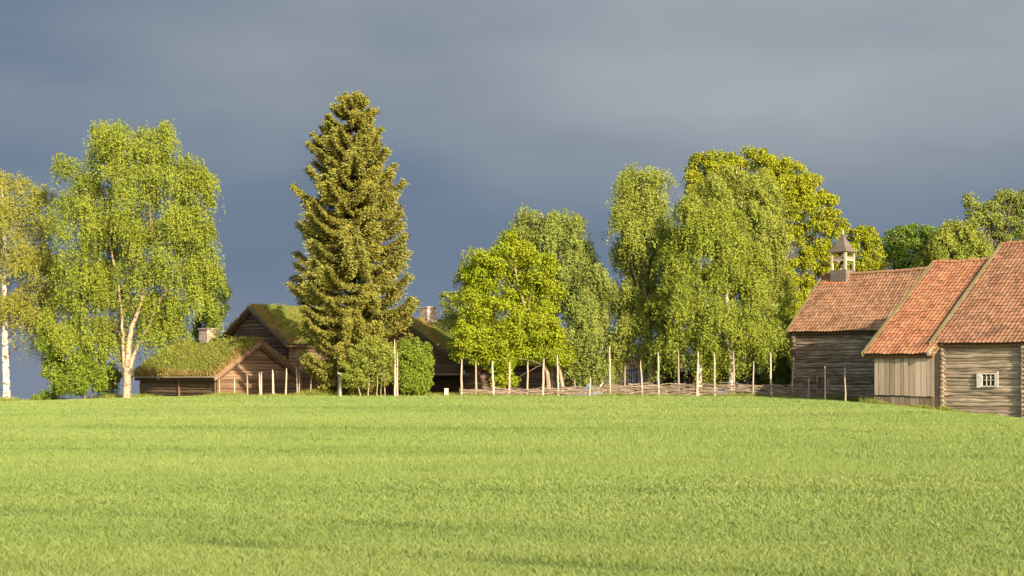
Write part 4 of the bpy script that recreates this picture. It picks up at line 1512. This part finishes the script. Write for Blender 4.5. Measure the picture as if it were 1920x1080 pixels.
# shrub left of the big birch
tree('leafy_shrub', 'round green shrub filling the gap left of the big weeping birch trunk', 'shrub', 95.6,
     [[(160, 748, 6), (150, 700, 4), (130, 650, 2)], [(170, 748, 5), (185, 700, 3), (195, 660, 2)]],
     [(102, 650, 26, 26), (86, 640, 12, 20), (100, 690, 22, 30), (150, 695, 36, 36), (140, 722, 36, 22), (186, 705, 18, 28), (125, 630, 22, 22), (165, 655, 16, 26), (190, 665, 10, 20), (112, 725, 12, 18)],
     'clump', 37700, 0.118, 'lf_shrub', 'bark', 3, 'shrubs', clump=.36, nl=10, lr=.03, fill=.45)
tree('low_shrub', 'small low shrub at the foot of the slender birch on the crest', 'shrub', 96,
     [[(82, 750, 3), (80, 735, 2)]], [(80, 741, 12, 8), (66, 746, 8, 5), (98, 744, 9, 7)], 'clump', 2175, 0.101, 'lf_shrub', 'bark', 4, 'shrubs', clump=.25, nl=3, lr=.015)
# dark juniper behind the big birch trunk
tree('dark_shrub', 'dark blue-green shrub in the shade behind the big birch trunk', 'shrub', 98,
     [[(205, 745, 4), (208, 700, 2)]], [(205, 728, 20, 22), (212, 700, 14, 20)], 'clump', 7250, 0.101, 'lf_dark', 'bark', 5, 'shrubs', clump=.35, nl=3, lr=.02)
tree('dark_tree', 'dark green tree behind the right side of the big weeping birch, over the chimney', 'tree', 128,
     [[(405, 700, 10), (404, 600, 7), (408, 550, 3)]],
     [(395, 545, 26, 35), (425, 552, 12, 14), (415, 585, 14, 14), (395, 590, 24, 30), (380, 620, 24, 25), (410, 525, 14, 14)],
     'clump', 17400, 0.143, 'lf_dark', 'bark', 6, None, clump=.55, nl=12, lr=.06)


# spruce
def spruce(name, label, px, Y, top, seed):
    r = np.random.default_rng(seed)
    x = (px - 960) / F * Y
    zb = gz(x, Y)
    root = empty(name, (x, Y, zb), label, 'tree')
    prof_y = np.array([176, 190, 215, 245, 290, 340, 400, 450, 510, 560, 610, 650, 690, 715])
    prof_w = np.array([6, 24, 40, 56, 78, 96, 104, 110, 114, 121, 114, 106, 96, 70])
    zt = (HOR - top) / F * Y
    cm, tm, sm = MB(), MB(), MB()
    tube(tm, [(x, Y, zb - .3), (x + .05, Y, zb + 4), (x, Y + .05, zb + 10), (x - .1, Y, zt - .4)], [.42, .34, .22, .04], 10)
    z = zb + 0.55
    allp, allax, allsz = [], [], []
    k = 0
    while z < zt - 0.1:
        py = HOR - z * F / Y
        Rm = np.interp(py, prof_y, prof_w) / F * Y
        nb = 7 if Rm > 1.4 else 6
        a0_ = r.uniform(0, 6.28)
        for j in range(nb):
            a = a0_ + j * 6.283 / nb + r.uniform(-.3, .3)
            L = Rm * r.choice([r.uniform(.86, 1.02), r.uniform(.60, .88)], p=[.55, .45])
            if r.random() < .08:
                L *= 1.1
            d = np.array([math.cos(a), math.sin(a), 0])
            zz = z + r.uniform(-.16, .16)
            t = np.linspace(0, 1, 9)
            upf = np.clip((zz - zb) / (zt - zb), 0, 1)
            sag = -L * (0.42 - 0.36 * upf) * np.sin(t * 2.2) * 0.6 + L * (0.02 + 0.22 * upf) * t ** 2 + L * .16 * t ** 4
            base = np.array([x, Y, zz + 0.12 * L])
            bp = base + d * (L * t)[:, None] + np.array([0, 0, 1]) * sag[:, None]
            tube(tm, bp, np.linspace(.02 + .012 * L, .008, 9), 4, caps=False)
            # twigs: along the branch, spreading sideways and hanging
            perp = np.array([-d[1], d[0], 0])
            m = int(430 * L / 4 + 46)
            tt = r.uniform(.12, 1.0, m) ** .8
            bx = np.stack([np.interp(tt, t, bp[:, q]) for q in range(3)], -1)
            side = r.choice([-1, 1], m)
            tw = (0.32 * L * (1 - tt * .55) + .12) * r.uniform(.3, 1.0, m)
            hangl = r.uniform(.05, .70, m) * np.clip(L / 3, .35, 1) * (1 - .6 * tt)
            per = 6
            s = np.tile(np.linspace(.15, 1, per), (m, 1))
            pt = bx[:, None, :] + (perp[None, None, :] * (side * tw)[:, None, None] + d[None, None, :] * (tw * .55)[:, None, None]) * s[..., None]
            pt[..., 2] -= hangl[:, None] * s ** 1.4 - .05
            ax = np.repeat(((perp[None] * side[:, None]) * .6 + d[None] * .6), per, 0)
            ax = ax.reshape(m, per, 3).copy()
            ax[..., 2] -= .6 * (hangl[:, None] * 1.2)
            pt = pt + r.normal(size=pt.shape) * .05
            allp.append(pt.reshape(-1, 3))
            allax.append(ax.reshape(-1, 3))
            # tip tuft
            q = bp[-1] + r.normal(size=(14, 3)) * .13
            allp.append(q)
            allax.append(np.tile(d + np.array([0, 0, .4]), (14, 1)))
        z += r.uniform(.55, .78) if Rm > 1.5 else 0.40
        k += 1
    # leader
    q = np.stack([x + r.normal(size=160) * .16, Y + r.normal(size=160) * .16, r.uniform(zt - 1.6, zt, 160)], -1)
    allp.append(q)
    allax.append(np.tile(np.array([0, 0, 1.0]), (160, 1)) + r.normal(size=(160, 3)) * .5)
    c, ax = np.concatenate(allp), np.concatenate(allax)
    ax = ax + r.normal(size=ax.shape) * .35
    ax /= np.linalg.norm(ax, axis=1)[:, None]
    n = len(c)
    od = c - np.array([x, Y, 0])
    od[:, 2] = 0
    od /= np.linalg.norm(od, axis=1)[:, None] + 1e-6
    nr = r.normal(size=(n, 3)) * .45 + od * .7 + np.array([.15, -.4, .45])
    sd = np.cross(ax, nr)
    sd /= np.linalg.norm(sd, axis=1)[:, None]
    ll = r.uniform(.10, .23, n)[:, None]
    ww = r.uniform(.026, .052, n)[:, None]
    v = np.stack([c - ax * ll * .5, c + sd * ww, c + ax * ll * .5, c - sd * ww], 1)
    cm.add(v.reshape(-1, 3), np.arange(4 * n).reshape(-1, 4))
    cm.build('crown', M['lf_spruce'], root)
    tm.build('trunk', M['bark'], root, smooth=True)
    return n
ns = spruce('spruce_tree', 'tall pointed olive-green spruce, the highest tree, between the turf roofs', 661, 96.5, 172, 21)

# bushes right of and below the spruce
tree('thin_shrub', 'thin twiggy shrub with upright stems under the right side of the spruce', 'shrub', 93.4,
     [[(690, 742, 3), (692, 690, 2.2), (690, 640, 1.2)], [(706, 742, 2.4), (709, 690, 2), (712, 650, 1.2)], [(676, 742, 2.4), (668, 690, 1.8), (662, 660, 1)], [(722, 742, 2.4), (720, 690, 1.8), (726, 650, 1)], [(714, 742, 2), (716, 700, 1.6), (722, 665, 1)]],
     [(668, 680, 26, 34), (700, 665, 34, 34), (728, 680, 22, 40), (690, 705, 40, 26), (655, 712, 20, 18)],
     'clump', 13775, 0.109, 'lf_birch_olive', 'bark_pale', 22, 'shrubs', clump=.4, nl=8, lr=.02)
tree('leafy_shrub', 'dense bright green shrub beside the tallest pale pole, before the turf barn', 'shrub', 94.2,
     [[(780, 742, 5), (778, 700, 3), (775, 665, 2)]],
     [(772, 662, 18, 22), (795, 690, 13, 22), (765, 712, 22, 26), (788, 722, 20, 18), (801, 655, 8, 12), (757, 680, 12, 22), (781, 642, 7, 12), (762, 648, 7, 12), (806, 678, 7, 14), (785, 680, 20, 26), (803, 712, 8, 20), (748, 712, 10, 22)],
     'clump', 24650, 0.118, 'lf_shrub', 'bark', 23, 'shrubs', clump=.30, nl=6, lr=.03, fill=.5)

# maple group in the middle
tree('young_tree', 'small pale green tree peeping over the turf barn roof, left of the bright maple', 'tree', 118,
     [[(850, 720, 6), (848, 640, 4), (845, 570, 2)]],
     [(843, 562, 18, 16), (862, 575, 16, 18), (838, 590, 14, 16), (868, 600, 20, 20), (872, 640, 14, 22)],
     'clump', 9425, 0.126, 'lf_birch_pale', 'bark', 31, None, clump=.4, nl=8, lr=.04)
tree('maple_tree', 'bushy bright yellow-green maple behind the left end of the wattle fence', 'tree', 99,
     [[(1030, 742, 10), (1026, 700, 8), (1005, 640, 7), (985, 580, 5), (965, 500, 3)], [(1056, 740, 9), (1050, 700, 7), (1040, 650, 5)], [(956, 742, 7), (958, 690, 6), (955, 620, 4)]],
     [(952, 462, 24, 22), (985, 478, 26, 28), (925, 488, 32, 28), (1012, 505, 34, 32), (905, 525, 38, 32), (955, 530, 58, 40), (1005, 560, 50, 40), (890, 575, 40, 36),
      (945, 590, 62, 42), (1000, 615, 52, 38), (885, 628, 42, 30), (940, 645, 60, 32), (1030, 640, 34, 36), (985, 665, 44, 22), (900, 660, 44, 18), (1052, 665, 30, 24), (868, 655, 26, 18), (930, 680, 28, 22), (948, 708, 18, 20)],
     'clump', 107300, 0.143, 'lf_maple', 'bark_pale', 32, None, clump=.62, nl=24, lr=.07)
tree('birch_tree', 'tall airy pale green birch rising behind the bright maple', 'tree', 102.5,
     [[(1035, 742, 12), (1032, 620, 9), (1028, 500, 7), (1025, 440, 5), (1015, 400, 3)], [(1030, 560, 6), (1060, 480, 4), (1085, 430, 2.5)]],
     [(1000, 408, 32, 24), (1048, 418, 36, 26), (1085, 420, 22, 22), (975, 435, 26, 18), (1020, 450, 46, 30), (1075, 470, 34, 36), (1095, 505, 28, 34), (1050, 520, 50, 44), (1090, 560, 36, 40), (900, 480, 24, 24), (885, 515, 20, 26)],
     'weep', 71300, 0.112, 'lf_birch_pale', 'birch_warm', 33, G1, hang=(0.6, 1.9), nl=34, lr=.055)
tree('birch_tree', 'low leafy birch filling the gap between the bright maple and the tall birch pair', 'tree', 100.3,
     [[(1112, 742, 8), (1110, 640, 6), (1112, 540, 3)]],
     [(1112, 530, 30, 36), (1130, 560, 24, 40), (1090, 590, 32, 46), (1120, 625, 36, 44), (1085, 655, 32, 32), (1135, 680, 26, 26), (1098, 690, 30, 18)],
     'weep', 52700, 0.112, 'lf_birch_pale', 'bark', 34, G1, hang=(0.6, 1.8), nl=16, lr=.05)

# birch pair and the big oak behind
tree('birch_tree', 'tall narrow olive birch at the left of the birch pair, trunk behind the fence', 'tree', 100,
     [[(1221, 738, 14), (1219, 690, 12), (1212, 600, 9), (1206, 500, 7), (1204, 400, 4), (1204, 330, 2.5)], [(1211, 590, 6), (1185, 500, 4), (1175, 420, 2)]],
     [(1190, 335, 32, 24), (1225, 340, 28, 26), (1205, 365, 46, 30), (1172, 390, 26, 40), (1230, 400, 30, 40), (1190, 430, 40, 44), (1235, 460, 32, 44), (1182, 490, 32, 44), (1215, 530, 44, 50),
      (1175, 560, 28, 44), (1235, 575, 36, 44), (1195, 615, 44, 36), (1180, 655, 28, 22), (1225, 648, 34, 26)],
     'weep', 96100, 0.112, 'lf_birch_olive', 'birch_warm', 35, G1, hang=(0.7, 2.2), nl=22, lr=.055)
tree('birch_tree', 'front green birch with gleaming white trunk right behind the fence', 'tree', 96.5,
     [[(1372, 742, 12.5), (1372, 690, 12), (1368, 620, 9.5), (1362, 540, 7.5), (1352, 450, 5), (1345, 390, 3)], [(1310, 742, 12), (1312, 690, 10), (1316, 620, 8), (1318, 540, 6), (1310, 440, 3)]],
     [(1300, 400, 36, 34), (1350, 405, 40, 32), (1285, 450, 36, 40), (1335, 455, 52, 44), (1390, 460, 36, 42), (1290, 515, 42, 46), (1350, 530, 60, 50), (1405, 530, 34, 44), (1290, 585, 44, 40), (1345, 600, 58, 40), (1405, 605, 38, 40), (1290, 635, 36, 22), (1395, 645, 36, 20), (1440, 625, 22, 34), (1262, 480, 24, 50, .8), (1258, 565, 26, 50, .9), (1264, 635, 26, 30, .6), (1335, 660, 40, 18, -.5)],
     'weep', 136400, 0.112, 'lf_birch', 'birch_white', 36, G1, hang=(0.7, 2.3), nl=18, lr=.055)
tree('birch_tree', 'yellowish airy birch with pale stem standing behind the front birch', 'tree', 104,
     [[(1400, 742, 12), (1398, 600, 10), (1394, 480, 8), (1391, 410, 6), (1388, 360, 4), (1380, 320, 2)]],
     [(1370, 340, 44, 34), (1415, 345, 40, 36), (1330, 365, 40, 34), (1395, 400, 60, 44), (1440, 410, 36, 44), (1425, 470, 48, 44), (1455, 520, 30, 46), (1430, 560, 40, 44), (1450, 610, 30, 40)],
     'weep', 77500, 0.116, 'lf_birch_olive', 'birch_white', 37, G1, hang=(0.6, 1.9), nl=26, lr=.055)
tree('oak_tree', 'huge golden-green oak, the broad crown behind the birch pair and the bell turret', 'tree', 116,
     [[(1490, 742, 24), (1488, 640, 20), (1482, 560, 17), (1470, 480, 12), (1450, 400, 8), (1440, 340, 4)], [(1484, 570, 12), (1510, 500, 9), (1530, 430, 6), (1530, 380, 3)], [(1486, 600, 10), (1530, 540, 7), (1560, 470, 4)], [(1480, 540, 10), (1430, 450, 7), (1370, 360, 4)]],
     [(1312, 318, 32, 26), (1340, 312, 30, 22), (1375, 315, 36, 24), (1425, 300, 34, 20), (1458, 308, 32, 24), (1490, 328, 30, 24), (1520, 358, 30, 26), (1548, 392, 28, 28), (1566, 425, 20, 22), (1530, 430, 34, 24),
      (1490, 385, 40, 34), (1440, 360, 50, 38), (1555, 465, 28, 22), (1520, 500, 24, 22), (1480, 450, 26, 24), (1545, 510, 24, 18), (1500, 545, 24, 24), (1525, 545, 18, 20), (1490, 590, 26, 30), (1478, 505, 24, 30), (1560, 505, 22, 20), (1510, 470, 22, 22), (1580, 480, 18, 20), (1515, 590, 22, 26), (1300, 345, 26, 26), (1360, 370, 50, 40)],
     'clump', 98600, 0.160, 'lf_oak', 'bark', 38, None, clump=.62, nl=46, lr=.09, fill=.12)
tree('yellow_shrub', 'yellow-green bush filling the gap left of the belfry barn', 'shrub', 108,
     [[(1460, 745, 6), (1462, 680, 4), (1468, 600, 2)]],
     [(1468, 530, 22, 24), (1478, 570, 24, 28), (1455, 600, 24, 34), (1470, 640, 24, 34), (1445, 660, 30, 30), (1472, 690, 20, 34), (1440, 705, 30, 24)],
     'clump', 31900, 0.134, 'lf_oak', 'bark', 39, 'shrubs', clump=.5, nl=12, lr=.04)
tree('brush_shrub', 'dull brownish brushwood shrub between the birch trunks behind the fence', 'shrub', 101,
     [[(1345, 745, 3), (1345, 700, 2)], [(1335, 745, 3), (1330, 700, 2)], [(1400, 745, 3), (1408, 690, 2)]],
     [(1338, 705, 22, 28), (1350, 675, 22, 22), (1405, 715, 22, 24), (1420, 690, 24, 24), (1255, 690, 20, 18), (1320, 690, 18, 18)],
     'clump', 14500, 0.109, 'lf_brush', 'bark_pale', 40, 'shrubs', clump=.4, nl=16, lr=.02)
tree('brush_thicket', 'low olive thicket closing the view behind the hut and the white birch trunks', 'thicket', 107,
     [[(1290, 745, 3), (1290, 700, 2)], [(1360, 745, 3), (1350, 690, 2)], [(1440, 745, 3), (1438, 690, 2)], [(1250, 745, 3), (1255, 690, 2)]],
     [(1240, 700, 26, 34), (1275, 690, 26, 30), (1310, 700, 30, 36), (1350, 695, 30, 34), (1385, 705, 28, 36), (1415, 695, 28, 36), (1450, 705, 28, 36), (1330, 660, 30, 26), (1390, 655, 34, 26), (1440, 660, 26, 26), (1475, 715, 16, 30)],
     'clump', 43500, 0.126, 'lf_brush', 'bark', 46, 'shrubs', clump=.45, nl=14, lr=.02)
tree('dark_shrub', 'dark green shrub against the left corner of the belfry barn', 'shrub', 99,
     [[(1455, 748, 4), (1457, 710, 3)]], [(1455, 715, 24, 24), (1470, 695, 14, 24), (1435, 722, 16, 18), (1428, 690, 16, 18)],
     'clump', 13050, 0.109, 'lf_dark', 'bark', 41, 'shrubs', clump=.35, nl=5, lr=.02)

# trees behind the barns
tree('young_oak', 'small golden-green tree right beside the bell turret', 'tree', 118,
     [[(1622, 745, 9), (1622, 600, 7), (1620, 470, 3)]],
     [(1612, 445, 22, 20), (1632, 448, 18, 22), (1640, 475, 20, 22), (1605, 475, 22, 22), (1628, 500, 28, 16), (1650, 498, 14, 12), (1592, 500, 18, 18), (1620, 530, 40, 20)],
     'clump', 20300, 0.151, 'lf_oak', 'bark', 42, None, clump=.5, nl=14, lr=.05)
tree('round_tree', 'rounded fresh green tree behind the ridge of the belfry barn', 'tree', 124,
     [[(1705, 745, 12), (1705, 600, 9), (1705, 470, 4)]],
     [(1690, 445, 26, 18), (1720, 436, 26, 14), (1745, 445, 22, 20), (1672, 468, 22, 18), (1705, 470, 34, 20), (1745, 475, 26, 20), (1680, 492, 28, 14), (1725, 495, 34, 14), (1705, 520, 50, 20)],
     'clump', 34800, 0.168, 'lf_green', 'bark', 43, None, clump=.6, nl=14, lr=.06)
tree('willow_tree', 'dull olive willow behind the red roof of the board barn', 'tree', 112,
     [[(1785, 745, 12), (1785, 600, 9), (1785, 450, 3)]],
     [(1790, 425, 26, 18), (1762, 440, 24, 20), (1815, 430, 22, 20), (1780, 460, 40, 24), (1820, 465, 26, 24), (1755, 480, 26, 20), (1800, 495, 40, 20)],
     'weep', 31000, 0.120, 'lf_birch_olive', 'bark', 44, None, hang=(.4, 1.3), nl=14, lr=.05)
tree('ash_tree', 'tall loose-topped green tree above the big log barn ridge at the right edge', 'tree', 116,
     [[(1870, 745, 14), (1868, 600, 11), (1865, 480, 7), (1850, 410, 3)], [(1866, 500, 6), (1840, 420, 4), (1824, 370, 2)], [(1866, 480, 6), (1890, 400, 3), (1895, 365, 2)]],
     [(1822, 375, 15, 18), (1828, 400, 18, 20), (1878, 362, 14, 10), (1890, 385, 30, 20), (1860, 400, 26, 20), (1915, 385, 26, 24), (1845, 430, 34, 24), (1890, 425, 40, 30), (1930, 430, 36, 40), (1865, 460, 40, 24), (1840, 480, 24, 20), (1940, 380, 30, 30)],
     'clump', 43500, 0.134, 'lf_birch_pale', 'bark', 45, None, clump=.5, nl=34, lr=.06, fill=.15)
